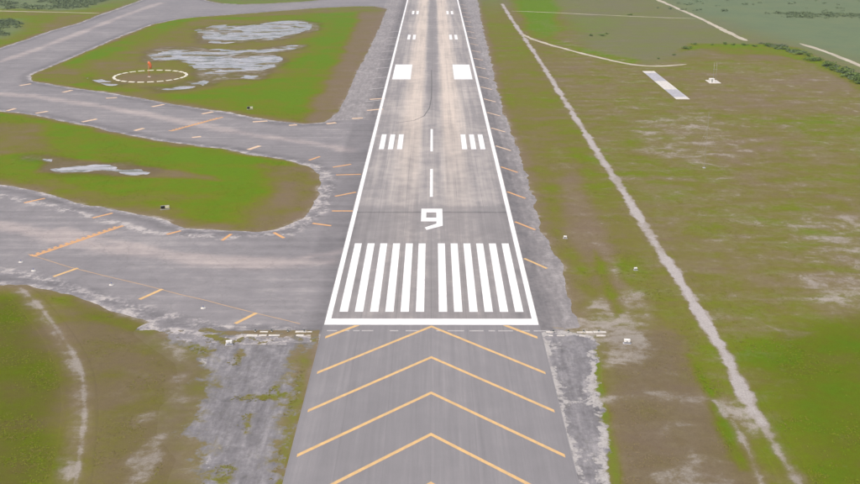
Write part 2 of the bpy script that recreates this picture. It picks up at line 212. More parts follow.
SPOT = {'antenna': (139.0, 297.0),
 'boxA': (35.7, 57.1),
 'boxB': (49.9, 33.1),
 'ledL0': (-38.7, -5.1),
 'ledL1': (-25.0, -4.3),
 'ledR0': (24.0, -4.4),
 'ledR1': (36.7, -4.9),
 'mast': (91.8, 130.8),
 'pad0': (113.9, 329.1),
 'pad1': (112.9, 251.7),
 'reilL': (-41.2, -10.2),
 'reilR': (40.0, -9.3),
 'ring': (-144.0, 312.9),
 'signA': (-78.0, 83.0),
 'signB': (-78.5, 228.6),
 'windsock': (-144.1, 310.8)}
WEEDS = [(1.0, 0.16, [(-24.5, -6.8), (-24.7, -17.2), (-24.5, -27.8), (-24.3, -41.0), (-24.0, -52.6), (-23.5, -64.1)]), (1.1, 0.13, [(-27.4, -6.8), (-25.8, -13.5), (-24.4, -19.4)]),
 (2.0, 0.15, [(-47.4, -3.3), (-44.6, -6.8), (-41.7, -8.8), (-39.9, -7.8)]), (1.0, 0.12, [(-37.6, -6.3), (-34.6, -9.7), (-33.3, -7.8)]),
 (1.5, 0.13, [(-33.7, -33.0), (-30.9, -32.6), (-29.1, -32.2)]), (1.1, 0.12, [(-29.0, -27.8), (-27.9, -31.8)]), (1.0, 0.1, [(-31.9, -39.3), (-31.5, -44.5)]),
 (1.5, 0.11, [(-32.6, -57.1), (-32.1, -62.8)]), (1.2, 0.1, [(-38.4, -13.5), (-38.3, -18.1)]), (1.0, 0.1, [(-48.0, -10.3), (-45.4, -13.6), (-43.6, -12.6)])]
BUSHES = [(154.1, 413.1, 2.1), (141.4, 386.7, 1.2), (130.3, 367.8, 0.8), (164.7, 426.1, 1.0), (173.9, 430.6, 0.9), (183.7, 430.2, 1.3), (187.5, 428.4, 0.9), (194.3, 424.0, 1.1),
 (199.1, 421.9, 1.3), (205.2, 419.7, 1.5), (208.6, 413.3, 1.2), (211.4, 407.0, 1.4), (214.0, 400.8, 1.6), (214.7, 390.8, 1.7), (214.1, 379.2, 1.5), (214.2, 369.9, 2),
 (214.2, 360.8, 2.1), (214.3, 352.0, 2), (213.8, 341.8, 2.2), (213.8, 333.6, 1.9), (213.3, 324.1, 2.4), (212.8, 314.8, 2.5), (212.3, 305.9, 2.3), (211.8, 297.2, 2.6),
 (211.2, 287.5, 2.5), (105.9, 474.8, 1.0), (111.4, 475.8, 1.1), (116.7, 475.9, 0.9), (155.1, 594.3, 1.1)]
SCRUB = [(2400, 1.9, [(-640.6, 839.5), (-519.3, 638.1), (-329.0, 634.8), (-302.3, 628.7), (-288.0, 646.6), (-286.7, 733.9), (-296.3, 840.5)]),
 (520, 1.7, [(-412.7, 560.5), (-312.6, 560.8), (-289.4, 523.9), (-281.3, 495.8), (-280.2, 464.6), (-331.2, 405.5)]),
 (260, 1.6, [(227.4, 603.0), (235.4, 582.1), (279.0, 575.5), (319.3, 562.5), (367.0, 537.7), (382.2, 569.2), (335.8, 603.3), (291.1, 610.3)]),
 (110, 1.6, [(180.1, 648.0), (213.8, 617.4), (257.2, 603.1), (367.2, 603.4), (473.2, 842.7), (209.9, 841.9)]),
 (520, 1.25, [(204.4, 432.9), (218.7, 419.7), (220.9, 360.8), (221.5, 308.8), (216.6, 208.0), (202.1, 178.9), (209.1, 283.4), (213.5, 368.0)])]

rng = np.random.default_rng(7)
random.seed(7)

# ------------------------------------------------------------------ numpy helpers
def sdist(px, py, poly, pad=None):
    """signed distance to a polygon, negative inside; points farther than pad from its box get pad"""
    poly = np.asarray(poly, float)
    out = np.full(px.shape, 1e3 if pad is None else pad + 1.0)
    if pad is None:
        idx = np.arange(px.size)
    else:
        lo, hi = poly.min(0) - pad, poly.max(0) + pad
        idx = np.nonzero((px > lo[0]) & (px < hi[0]) & (py > lo[1]) & (py < hi[1]))[0]
        if idx.size == 0:
            return out
    x, y = px[idx], py[idx]
    d = np.full(x.shape, 1e12)
    inside = np.zeros(x.shape, bool)
    n = len(poly)
    for i in range(n):
        ax, ay = poly[i]
        bx, by = poly[(i + 1) % n]
        ex, ey = bx - ax, by - ay
        wx, wy = x - ax, y - ay
        t = np.clip((wx * ex + wy * ey) / max(ex * ex + ey * ey, 1e-9), 0, 1)
        d = np.minimum(d, (wx - ex * t) ** 2 + (wy - ey * t) ** 2)
        if ay != by:
            c = ((ay <= y) & (by > y)) | ((by <= y) & (ay > y))
            inside ^= c & (x < ax + (y - ay) / (by - ay) * ex)
    out[idx] = np.where(inside, -np.sqrt(d), np.sqrt(d))
    return out

def ldist(px, py, line, pad=30.0):
    line = np.asarray(line, float)
    out = np.full(px.shape, pad)
    lo, hi = line.min(0) - pad, line.max(0) + pad
    idx = np.nonzero((px > lo[0]) & (px < hi[0]) & (py > lo[1]) & (py < hi[1]))[0]
    if idx.size == 0:
        return out
    x, y = px[idx], py[idx]
    d = np.full(x.shape, 1e12)
    for (ax, ay), (bx, by) in zip(line[:-1], line[1:]):
        ex, ey = bx - ax, by - ay
        wx, wy = x - ax, y - ay
        t = np.clip((wx * ex + wy * ey) / max(ex * ex + ey * ey, 1e-9), 0, 1)
        d = np.minimum(d, (wx - ex * t) ** 2 + (wy - ey * t) ** 2)
    out[idx] = np.sqrt(d)
    return out

def vnoise(x, y, scale, seed):
    r = np.random.default_rng(seed)
    tab = r.random((256, 256))
    u, v = x / scale, y / scale
    iu, iv = np.floor(u).astype(int), np.floor(v).astype(int)
    fu, fv = u - iu, v - iv
    fu, fv = fu * fu * (3 - 2 * fu), fv * fv * (3 - 2 * fv)
    a = tab[iu & 255, iv & 255]; b = tab[(iu + 1) & 255, iv & 255]
    c = tab[iu & 255, (iv + 1) & 255]; d = tab[(iu + 1) & 255, (iv + 1) & 255]
    return (a * (1 - fu) + b * fu) * (1 - fv) + (c * (1 - fu) + d * fu) * fv

def fbm(x, y, scale, seed, octaves=4):
    s, amp, tot = 0.0, 1.0, 0.0
    for k in range(octaves):
        s = s + amp * vnoise(x + 17.3 * k, y - 9.1 * k, scale / 2 ** k, seed + k)
        tot += amp
        amp *= 0.55
    return s / tot

def sstep(a, b, x):
    t = np.clip((x - a) / (b - a), 0, 1)
    return t * t * (3 - 2 * t)

# ------------------------------------------------------------------ object helpers
def tag(o, label, cat=None, group=None, kind=None):
    o['label'] = label
    if cat: o['category'] = cat
    if group: o['group'] = group
    if kind: o['kind'] = kind
    return o

def link(name, me, mat=None, parent=None, loc=(0, 0, 0), rz=0.0):
    o = bpy.data.objects.new(name, me)
    C.objects.link(o)
    if mat is not None:
        me.materials.append(mat)
    o.parent = parent
    o.location = loc
    o.rotation_euler = (0, 0, rz)
    return o

def mesh(name, verts, faces, smooth=False):
    me = bpy.data.meshes.new(name)
    me.from_pydata([tuple(map(float, v)) for v in verts], [], faces)
    me.update()
    if smooth:
        me.polygons.foreach_set('use_smooth', [True] * len(me.polygons))
    return me

def fast_mesh(name, V, F, smooth=False):
    V = np.asarray(V, np.float32); F = np.asarray(F, np.int32)
    k = F.shape[1]
    me = bpy.data.meshes.new(name)
    me.vertices.add(len(V)); me.vertices.foreach_set('co', V.ravel())
    me.loops.add(F.size); me.loops.foreach_set('vertex_index', F.ravel())
    me.polygons.add(len(F))
    me.polygons.foreach_set('loop_start', np.arange(0, F.size, k, dtype=np.int32))
    me.polygons.foreach_set('use_smooth', np.full(len(F), smooth))
    me.update(calc_edges=True)
    return me

def attr(me, name, vals):
    a = me.attributes.new(name, 'FLOAT', 'POINT')
    a.data.foreach_set('value', np.asarray(vals, np.float32))

def empty(name, loc, rz=0.0):
    o = bpy.data.objects.new(name, None)
    C.objects.link(o)
    o.location = loc
    o.rotation_euler = (0, 0, rz)
    o.empty_display_size = 0.3
    return o

def poly_sheet(name, pts, z, mat, parent=None):
    bm = bmesh.new()
    vs_ = [bm.verts.new((x, y, z)) for x, y in pts]
    f = bm.faces.new(vs_)
    f.normal_update()
    if f.normal.z < 0:
        f.normal_flip()
    bmesh.ops.triangulate(bm, faces=bm.faces[:])
    me = bpy.data.meshes.new(name)
    bm.to_mesh(me); bm.free()
    return link(name, me, mat, parent)

def bm_box(bm, c, s, bevel=0.0, rz=0.0):
    r = bmesh.ops.create_cube(bm, size=1.0)
    v = r['verts']
    bmesh.ops.scale(bm, vec=s, verts=v)
    if bevel:
        e = list({e for q in v for e in q.link_edges})
        b = bmesh.ops.bevel(bm, geom=e, offset=bevel, segments=1, affect='EDGES')
        v = list({q for f in b['faces'] for q in f.verts} | {q for q in v if q.is_valid})
    if rz:
        from mathutils import Matrix
        bmesh.ops.rotate(bm, cent=(0, 0, 0), matrix=Matrix.Rotation(rz, 3, 'Z'), verts=v)
    bmesh.ops.translate(bm, vec=c, verts=v)

def box_mesh(name, c, s, bevel=0.0):
    bm = bmesh.new(); bm_box(bm, c, s, bevel)
    me = bpy.data.meshes.new(name); bm.to_mesh(me); bm.free()
    return me

def tube_mesh(name, pts, rad, sides=8):
    """a tube along points with one radius per point"""
    from mathutils import Vector
    pts = [Vector(p) for p in pts]
    V, F = [], []
    for i, p in enumerate(pts):
        d = (pts[min(i + 1, len(pts) - 1)] - pts[max(i - 1, 0)]).normalized()
        up = Vector((1, 0, 0)) if abs(d.z) > 0.9 else Vector((0, 0, 1))
        a = d.cross(up).normalized(); b = d.cross(a)
        for k in range(sides):
            t = 2 * math.pi * k / sides
            V.append(p + (a * math.cos(t) + b * math.sin(t)) * rad[i])
    for i in range(len(pts) - 1):
        for k in range(sides):
            k2 = (k + 1) % sides
            F.append((i * sides + k, i * sides + k2, (i + 1) * sides + k2, (i + 1) * sides + k))
    F.append(tuple(range(sides))[::-1])
    F.append(tuple((len(pts) - 1) * sides + k for k in range(sides)))
    return mesh(name, V, F, True)

# ------------------------------------------------------------------ materials
class NT:
    def __init__(s, name, rough=0.9, spec=0.3):
        s.m = bpy.data.materials.new(name); s.m.use_nodes = True
        s.t = s.m.node_tree; s.bsdf = s.t.nodes['Principled BSDF']
        s.bsdf.inputs['Roughness'].default_value = rough
        s.bsdf.inputs['Specular IOR Level'].default_value = spec
        s.geo = s.t.nodes.new('ShaderNodeNewGeometry')
        s.pos = s.geo.outputs['Position']
    def put(s, sock, v):
        if isinstance(v, bpy.types.NodeSocket): s.t.links.new(v, sock)
        elif isinstance(v, tuple) and len(v) == 3 and sock.type == 'RGBA': sock.default_value = v + (1.0,)
        else: sock.default_value = v
    def math(s, op, a, b=0.0, c=0.0, clamp=False):
        n = s.t.nodes.new('ShaderNodeMath'); n.operation = op; n.use_clamp = clamp
        s.put(n.inputs[0], a); s.put(n.inputs[1], b); s.put(n.inputs[2], c)
        return n.outputs[0]
    def add(s, a, b, clamp=False): return s.math('ADD', a, b, clamp=clamp)
    def mul(s, a, b): return s.math('MULTIPLY', a, b)
    def ma(s, a, b, c): return s.math('MULTIPLY_ADD', a, b, c)
    def vec(s, scale, offset=(0, 0, 0)):
        n = s.t.nodes.new('ShaderNodeMapping')
        s.put(n.inputs['Vector'], s.pos); n.inputs['Scale'].default_value = scale; n.inputs['Location'].default_value = offset
        return n.outputs[0]
    def noise(s, scale, detail=4.0, rough=0.55, vec=None, dist=0.0):
        n = s.t.nodes.new('ShaderNodeTexNoise')
        s.put(n.inputs['Vector'], s.pos if vec is None else vec)
        n.inputs['Scale'].default_value = scale; n.inputs['Detail'].default_value = detail
        n.inputs['Roughness'].default_value = rough; n.inputs['Distortion'].default_value = dist
        return n.outputs['Fac']
    def cracks(s, scale, vec=None):
        n = s.t.nodes.new('ShaderNodeTexVoronoi'); n.feature = 'DISTANCE_TO_EDGE'
        s.put(n.inputs['Vector'], s.pos if vec is None else vec); n.inputs['Scale'].default_value = scale
        return n.outputs['Distance']
    def step(s, a, b, v, lo=0.0, hi=1.0):
        n = s.t.nodes.new('ShaderNodeMapRange'); n.interpolation_type = 'SMOOTHSTEP'
        s.put(n.inputs['Value'], v); n.inputs['From Min'].default_value = a; n.inputs['From Max'].default_value = b
        n.inputs['To Min'].default_value = lo; n.inputs['To Max'].default_value = hi
        return n.outputs['Result']
    def mix(s, f, a, b, mode='MIX'):
        n = s.t.nodes.new('ShaderNodeMix'); n.data_type = 'RGBA'; n.blend_type = mode
        s.put(n.inputs['Factor'], f); s.put(n.inputs['A'], a); s.put(n.inputs['B'], b)
        return n.outputs['Result']
    def ramp(s, f, stops):
        n = s.t.nodes.new('ShaderNodeValToRGB'); s.put(n.inputs['Fac'], f)
        e = n.color_ramp.elements
        while len(e) < len(stops): e.new(0.5)
        for el, (p, c) in zip(e, stops): el.position = p; el.color = c + (1.0,)
        return n.outputs['Color']
    def attr(s, name):
        n = s.t.nodes.new('ShaderNodeAttribute'); n.attribute_name = name
        return n.outputs['Fac']
    def xyz(s):
        n = s.t.nodes.new('ShaderNodeSeparateXYZ'); s.put(n.inputs[0], s.pos)
        return n.outputs
    def bump(s, h, strength=0.3, dist=0.05):
        n = s.t.nodes.new('ShaderNodeBump'); n.inputs['Strength'].default_value = strength; n.inputs['Distance'].default_value = dist
        s.put(n.inputs['Height'], h); s.t.links.new(n.outputs[0], s.bsdf.inputs['Normal'])
    def color(s, c): s.put(s.bsdf.inputs['Base Color'], c); return s.m
    def rough(s, v): s.put(s.bsdf.inputs['Roughness'], v)

GRASS = [(0.0, (0.182, 0.140, 0.094)), (0.28, (0.174, 0.140, 0.072)), (0.52, (0.158, 0.146, 0.036)), (0.78, (0.136, 0.170, 0.012)), (1.0, (0.106, 0.190, 0.008))]

def ground_colour(n):
    lush, bare, field, darker = n.attr('lush'), n.attr('bare'), n.attr('field'), n.attr('darker')
    big, mid, sm, fine = n.noise(0.022, 3), n.noise(0.10, 5, 0.6), n.noise(0.6, 5, 0.65), n.noise(3.2, 3, 0.7)
    long_ = n.noise(1.0, 4, 0.55, n.vec((0.03, 0.11, 1), (2, 9, 0)))
    l = n.add(lush, n.ma(big, 0.9, -0.45)); l = n.add(l, n.ma(long_, 0.6, -0.30))
    l = n.add(l, n.ma(mid, 0.85, -0.425)); l = n.add(l, n.ma(sm, 0.30, -0.15)); l = n.add(l, n.ma(fine, 0.14, -0.07), True)
    grass = n.ramp(l, GRASS)
    marsh = n.ramp(n.add(n.ma(mid, 0.7, 0.0), n.ma(big, 0.7, -0.22)), [(0.0, (0.105, 0.150, 0.092)), (0.5, (0.142, 0.188, 0.104)), (1.0, (0.180, 0.200, 0.098))])  # greens lightened to put part of the distant haze into the colour
    c = n.mix(field, grass, marsh)
    mid2 = n.noise(0.16, 6, 0.62, n.vec((1, 1, 1), (40, 7, 3)), 0.6)
    streak = n.noise(1.0, 5, 0.62, n.vec((0.045, 0.15, 1), (11, 5, 0)), 0.4)
    b = n.add(bare, n.ma(mid2, 1.35, -0.675)); b = n.add(b, n.ma(sm, 0.50, -0.25)); b = n.add(b, n.ma(fine, 0.20, -0.10))
    b = n.add(b, n.ma(streak, 1.1, -0.55))
    thick, thin = n.step(0.55, 0.95, b), n.step(0.22, 0.66, b)
    sand = n.ramp(n.add(n.ma(fine, 0.35, 0.08), n.ma(mid, 0.6, -0.1)), [(0.15, (0.235, 0.205, 0.175)), (0.5, (0.33, 0.30, 0.265)), (0.85, (0.44, 0.415, 0.385))])
    c = n.mix(n.mul(thin, 0.40), c, (0.218, 0.180, 0.128))
    c = n.mix(n.mul(thick, n.step(0.2, 0.8, bare, 0.72, 0.95)), c, sand)
    c = n.mix(n.mul(n.step(0.85, 1.1, n.add(bare, n.ma(sm, 0.4, -0.2))), 0.8), c, n.ramp(fine, [(0.3, (0.36, 0.335, 0.325)), (0.7, (0.47, 0.445, 0.44))]))
    c = n.mix(n.mul(darker, 0.55), c, n.mix(1.0, c, (0.50, 0.52, 0.46), 'MULTIPLY'))
    c = n.mix(1.0, c, n.ramp(n.add(n.mul(fine, 0.6), n.mul(sm, 0.4)), [(0.3, (0.86,) * 3), (0.7, (1.12,) * 3)]), 'MULTIPLY')
    return c, sm, fine

def ground_material():
    n = NT('ground_cover', 1.0, 0.03)
    c, sm, fine = ground_colour(n)
    n.bump(n.add(sm, n.mul(fine, 0.4)), 0.45, 0.12)
    return n.color(c)

def broken_material():
    """old asphalt breaking up: bare binder, white marl crust, and turf creeping in (attributes cover, crust)"""
    n = NT('broken_asphalt', 0.88, 0.25)
    turf, sm, fine = ground_colour(n)
    cover, crust = n.attr('cover'), n.attr('crust')
    rough_, mid, big = n.noise(0.9, 7, 0.72), n.noise(0.25, 6, 0.65), n.noise(0.05, 3)
    lng = n.noise(1.0, 6, 0.66, n.vec((0.55, 0.09, 1)))
    tone = n.add(n.ma(rough_, 0.8, -0.4), n.ma(mid, 0.7, -0.35)); tone = n.add(tone, n.ma(lng, 1.2, -0.60)); tone = n.add(tone, n.ma(big, 0.4, -0.2))
    c = n.ramp(n.add(tone, 0.46), [(0.0, (0.085, 0.083, 0.086)), (0.5, (0.208, 0.202, 0.212)), (1.0, (0.40, 0.385, 0.388))])
    cr = n.step(0.48, 0.66, n.add(crust, n.add(n.ma(rough_, 1.1, -0.55), n.ma(n.noise(1.0, 6, 0.7, n.vec((0.34, 0.2, 1), (4, 1, 0)), 0.5), 1.3, -0.65))))
    c = n.mix(n.mul(cr, 0.9), c, n.ramp(fine, [(0.3, (0.34, 0.32, 0.30)), (0.7, (0.50, 0.485, 0.475))]))
    warp = n.t.nodes.new('ShaderNodeVectorMath'); warp.operation = 'MULTIPLY_ADD'
    nz = n.t.nodes.new('ShaderNodeTexNoise'); nz.inputs['Scale'].default_value = 0.5
    n.put(nz.inputs['Vector'], n.pos); n.t.links.new(nz.outputs['Color'], warp.inputs[0])
    warp.inputs[1].default_value = (3, 3, 3); n.t.links.new(n.pos, warp.inputs[2])
    k = n.cracks(0.22, warp.outputs[0])
    c = n.mix(n.mul(n.math('SUBTRACT', 1.0, n.step(0.006, 0.03, k)), 0.22), c, (0.105, 0.105, 0.075))
    m = n.add(cover, n.add(n.ma(n.noise(0.38, 7, 0.68, None, 0.3), 1.5, -0.75), n.ma(rough_, 0.5, -0.25)))
    c = n.mix(n.mul(n.step(0.30, 0.52, m), 0.45), c, (0.165, 0.150, 0.085))
    c = n.mix(n.step(0.46, 0.62, m), c, turf)
    n.bump(n.add(rough_, n.mul(n.step(0.36, 0.72, m), 0.25)), 0.4, 0.06)
    return n.color(c)

def pavement(name, base, kind):
    """weathered asphalt; kind sets the wear that belongs to each sheet"""
    n = NT(name, 0.86, 0.28)
    X = n.xyz()
    big, mid, fine = n.noise(0.03, 4), n.noise(0.22, 5, 0.6), n.noise(5.0, 3, 0.7)
    long_ = n.noise(1.0, 4, 0.6, n.vec((0.55, 0.012, 1)))
    tone = n.add(n.ma(big, 0.5, -0.25), n.ma(mid, 0.45, -0.22))
    if kind == 'runway':
        tone = n.add(tone, n.ma(long_, 0.68, -0.34))
        tone = n.add(tone, n.mul(n.step(84, 90, X['Y']), 0.16))          # newer lighter surface past the joint
        ax = n.math('ABSOLUTE', X['X'])
        lane = n.math('SUBTRACT', n.step(2.5, 5.5, ax), n.step(8.5, 15.5, ax))
        tone = n.add(tone, n.mul(lane, n.step(60, 260, X['Y'], 0.02, 0.30)))
        rub = n.mul(n.math('SUBTRACT', 1.0, n.step(1.2, 4.2, ax)), n.mul(n.step(170, 290, X['Y']), n.math('SUBTRACT', 1.0, n.step(700, 1000, X['Y']))))
        tone = n.math('SUBTRACT', tone, n.mul(rub, n.ma(long_, 0.5, -0.06)))
        out = n.step(13, 22, ax)
        tone = n.math('SUBTRACT', tone, n.mul(out, 0.10))
        warm = n.mul(lane, n.step(60, 200, X['Y'], 0.25, 1.0))
        # pavers laid in lanes with faint joints
        j = n.math('PINGPONG', n.add(X['X'], 0.05), 3.81)
        tone = n.math('SUBTRACT', tone, n.mul(n.math('SUBTRACT', 1.0, n.step(0.03, 0.12, j)), 0.16))
        cj = n.math('ABSOLUTE', n.math('SUBTRACT', n.add(X['Y'], n.ma(mid, 0.8, -0.4)), 80.5))
        tone = n.math('SUBTRACT', tone, n.mul(n.math('SUBTRACT', 1.0, n.step(0.3, 0.9, cj)), 0.30))
        blot = n.step(0.60, 0.72, n.noise(1.0, 3, 0.5, n.vec((0.16, 0.05, 1), (3, 8, 0))))
        tone = n.math('SUBTRACT', tone, n.mul(blot, n.step(110, 60, X['Y'], 0.03, 0.16)))
        lo, hi = (0.140, 0.136, 0.140), (0.56, 0.515, 0.475)
        c = n.ramp(n.add(tone, 0.46), [(0.0, lo), (0.5, base), (1.0, hi)])
        c = n.mix(n.mul(warm, 0.5), c, n.mix(1.0, c, (1.08, 1.0, 0.90), 'MULTIPLY'))
    elif kind == 'taxi':
        cross = n.noise(1.0, 4, 0.6, n.vec((0.02, 0.35, 1)))
        tone = n.add(tone, n.ma(cross, 0.55, -0.27))
        wear = n.attr('wear'); edge = n.attr('edge')
        tone = n.add(tone, n.mul(wear, 0.26))
        rg = n.noise(0.9, 6, 0.7)
        tone = n.add(tone, n.mul(n.mul(edge, n.step(0.44, 0.60, n.add(n.mul(mid, 0.55), n.mul(rg, 0.45)))), 0.62))
        tone = n.add(tone, n.ma(rg, 0.3, -0.15))
        tone = n.math('SUBTRACT', tone, n.mul(n.attr('dark'), 0.30))
        c = n.ramp(n.add(tone, 0.45), [(0.0, (0.135, 0.131, 0.138)), (0.5, base), (1.0, (0.46, 0.43, 0.415))])
        c = n.mix(n.mul(wear, 0.55), c, n.mix(1.0, c, (1.09, 0.99, 0.95), 'MULTIPLY'))
    elif kind == 'pad':
        tone = n.add(n.mul(tone, 0.75), n.ma(long_, 0.60, -0.30))
        fl = n.noise(1.0, 5, 0.65, n.vec((1.6, 0.05, 1), (5, 0, 0)))
        tone = n.add(tone, n.ma(fl, 0.5, -0.25))
        j = n.math('PINGPONG', n.add(X['X'], 0.05), 3.81)
        tone = n.math('SUBTRACT', tone, n.mul(n.math('SUBTRACT', 1.0, n.step(0.02, 0.10, j)), 0.20))
        c = n.ramp(n.add(tone, 0.48), [(0.0, (0.172, 0.168, 0.176)), (0.5, base), (1.0, (0.335, 0.320, 0.325))])
    else:
        rough_ = n.noise(0.8, 6, 0.7)
        tone = n.add(tone, n.ma(rough_, 0.9, -0.45)); tone = n.add(tone, n.ma(n.noise(1.0, 5, 0.65, n.vec((0.7, 0.12, 1))), 0.9, -0.45))
        ax = n.math('ABSOLUTE', X['X'])
        tone = n.add(tone, n.add(n.step(25.4, 26.4, n.add(ax, n.ma(mid, 1.0, -0.5)), -0.20, 0.0), n.step(27.0, 30.0, n.add(ax, n.ma(mid, 3.0, -1.5)), 0.0, 0.16)))
        crust = n.step(0.57, 0.9, n.noise(1.0, 6, 0.68, n.vec((0.30, 0.16, 1), (4, 1, 0)), 0.5))
        tone = n.add(tone, n.mul(crust, 0.34))
        c = n.ramp(n.add(tone, 0.45), [(0.0, (0.13, 0.127, 0.133)), (0.5, base), (1.0, (0.41, 0.39, 0.385))])
    if kind == 'old':
        moss = n.step(0.545, 0.64, n.noise(1.0, 7, 0.68, n.vec((0.34, 0.22, 1), (9, 3, 0)), 0.4))
        c = n.mix(n.mul(moss, 0.75), c, n.ramp(fine, [(0.3, (0.135, 0.135, 0.055)), (0.7, (0.20, 0.185, 0.10))]))
    if kind in ('taxi', 'old'):
        warp = n.t.nodes.new('ShaderNodeVectorMath'); warp.operation = 'MULTIPLY_ADD'
        nz = n.t.nodes.new('ShaderNodeTexNoise'); nz.inputs['Scale'].default_value = 0.4
        n.put(nz.inputs['Vector'], n.pos); n.t.links.new(nz.outputs['Color'], warp.inputs[0])
        warp.inputs[1].default_value = (3, 3, 3); n.t.links.new(n.pos, warp.inputs[2])
        k = n.cracks(0.11, warp.outputs[0])
        c = n.mix(n.mul(n.math('SUBTRACT', 1.0, n.step(0.004, 0.02, k)), 0.35 if kind != 'taxi' else 0.2), c, (0.13, 0.13, 0.12))
    c = n.mix(1.0, c, n.ramp(fine, [(0.25, (0.93, 0.93, 0.93)), (0.75, (1.07, 1.07, 1.07))]), 'MULTIPLY')
    n.rough(n.step(0.2, 0.8, big, 0.78, 0.92))
    n.bump(fine, 0.15, 0.02)
    return n.color(c)

def paint(name, col, under, wear=0.5, seed=0.0):
    n = NT(name, 0.7, 0.3)
    w = n.noise(1.1, 6, 0.7, n.vec((1, 0.6, 1), (seed, 2 * seed, 0)))
    w2 = n.noise(9.0, 3, 0.6)
    f = n.step(0.62 - wear * 0.3, 0.82, n.add(w, n.ma(w2, 0.3, -0.15)))
    dirt = n.mix(n.step(0.35, 0.75, n.noise(0.35, 4)), col, tuple(v * 0.86 for v in col))
    return n.color(n.mix(n.mul(f, 0.75), dirt, under))

def plain(name, col, rough=0.6, var=0.12, scale=3.0, metal=0.0):
    n = NT(name, rough, 0.4)
    n.bsdf.inputs['Metallic'].default_value = metal
    a = n.noise(scale, 4)
    return n.color(n.mix(1.0, col, n.ramp(a, [(0.25, (1 - var,) * 3), (0.75, (1 + var,) * 3)]), 'MULTIPLY'))

def leaves(name, a, b):
    n = NT(name, 0.8, 0.2)
    oi = n.t.nodes.new('ShaderNodeObjectInfo')
    f = n.add(n.ma(n.noise(0.5, 3), 1.4, -0.45), n.mul(oi.outputs['Random'], 0.3))
    return n.color(n.ramp(f, [(0.1, a), (0.9, b)]))

M = {}
M['ground'] = ground_material()
M['runway'] = pavement('runway_asphalt', (0.275, 0.262, 0.262), 'runway')
M['pad'] = pavement('blast_pad_asphalt', (0.232, 0.226, 0.234), 'pad')
M['taxi'] = pavement('taxiway_asphalt', (0.244, 0.234, 0.242), 'taxi')
M['old'] = broken_material()
M['shoulder'] = pavement('shoulder_asphalt', (0.226, 0.214, 0.216), 'shoulder')
M['white'] = paint('white_marking_paint', (0.86, 0.86, 0.86), (0.5, 0.49, 0.48), 0.34)
M['faded'] = paint('faded_white_paint', (0.50, 0.48, 0.47), (0.30, 0.29, 0.29), 1.3, 5)
M['yellow'] = paint('yellow_marking_paint', (0.78, 0.50, 0.20), (0.44, 0.33, 0.22), 1.3, 3)
M['bar'] = paint('orange_bar_paint', (0.72, 0.39, 0.16), (0.46, 0.33, 0.24), 0.8, 9)
M['barpale'] = paint('pale_bar_paint', (0.76, 0.55, 0.37), (0.52, 0.42, 0.34), 0.7, 13)
M['line'] = paint('worn_yellow_line_paint', (0.50, 0.34, 0.20), (0.34, 0.29, 0.25), 0.9, 4)
M['concrete'] = plain('pale_concrete', (0.56, 0.53, 0.49), 0.85, 0.22, 1.2)
M['concrete_grey'] = plain('grey_concrete', (0.40, 0.40, 0.43), 0.85, 0.2, 0.6)
M['concrete_white'] = plain('bright_concrete', (0.60, 0.58, 0.54), 0.85, 0.22, 0.9)
M['whitebox'] = plain('white_enamel', (0.78, 0.78, 0.76), 0.45, 0.06)
M['metal'] = plain('galvanised_steel', (0.42, 0.42, 0.41), 0.5, 0.08, 3.0, 0.3)
M['mast'] = plain('streak_mast_steel', (0.34, 0.33, 0.29), 0.6, 0.1, 2.0)
M['black'] = plain('black_panel', (0.015, 0.015, 0.015), 0.5, 0.1)
M['cream'] = plain('pale_yellow_panel', (0.74, 0.72, 0.52), 0.5, 0.05)
M['sock'] = plain('orange_wind_cone_fabric', (0.72, 0.17, 0.05), 0.8, 0.1)
M['sockpole'] = plain('orange_enamel', (0.70, 0.22, 0.10), 0.5, 0.1)
M['ring'] = plain('white_marker_paint', (0.80, 0.78, 0.66), 0.7, 0.1)
M['lens'] = plain('dark_lamp_glass', (0.04, 0.07, 0.06), 0.15, 0.1)
M['blue'] = plain('blue_lamp_glass', (0.03, 0.07, 0.35), 0.2, 0.1)
M['leaf'] = leaves('bush_leaves', (0.105, 0.170, 0.042), (0.195, 0.270, 0.075))
M['scrub'] = leaves('scrub_leaves', (0.098, 0.145, 0.072), (0.170, 0.220, 0.105))
M['bark'] = plain('grey_bark', (0.12, 0.10, 0.08), 0.9, 0.25, 6.0)

def track_material():
    n = NT('marl_track', 0.95, 0.15)
    a, b, f = n.noise(0.12, 5, 0.6), n.noise(0.9, 5, 0.65), n.noise(4.0, 3, 0.7)
    c = n.ramp(n.add(n.ma(a, 0.7, -0.1), n.ma(b, 0.5, -0.15)), [(0.1, (0.255, 0.225, 0.185)), (0.5, (0.385, 0.355, 0.32)), (0.9, (0.50, 0.475, 0.445))])
    c = n.mix(1.0, c, n.ramp(f, [(0.25, (0.86,) * 3), (0.75, (1.12,) * 3)]), 'MULTIPLY')
    n.bump(b, 0.4, 0.06)
    return n.color(c)
M['track'] = track_material()

def road_material():
    n = NT('far_gravel_road', 0.95, 0.15)
    a = n.noise(0.08, 4)
    return n.color(n.ramp(a, [(0.25, (0.36, 0.33, 0.25)), (0.75, (0.55, 0.51, 0.42))]))
M['road'] = road_material()

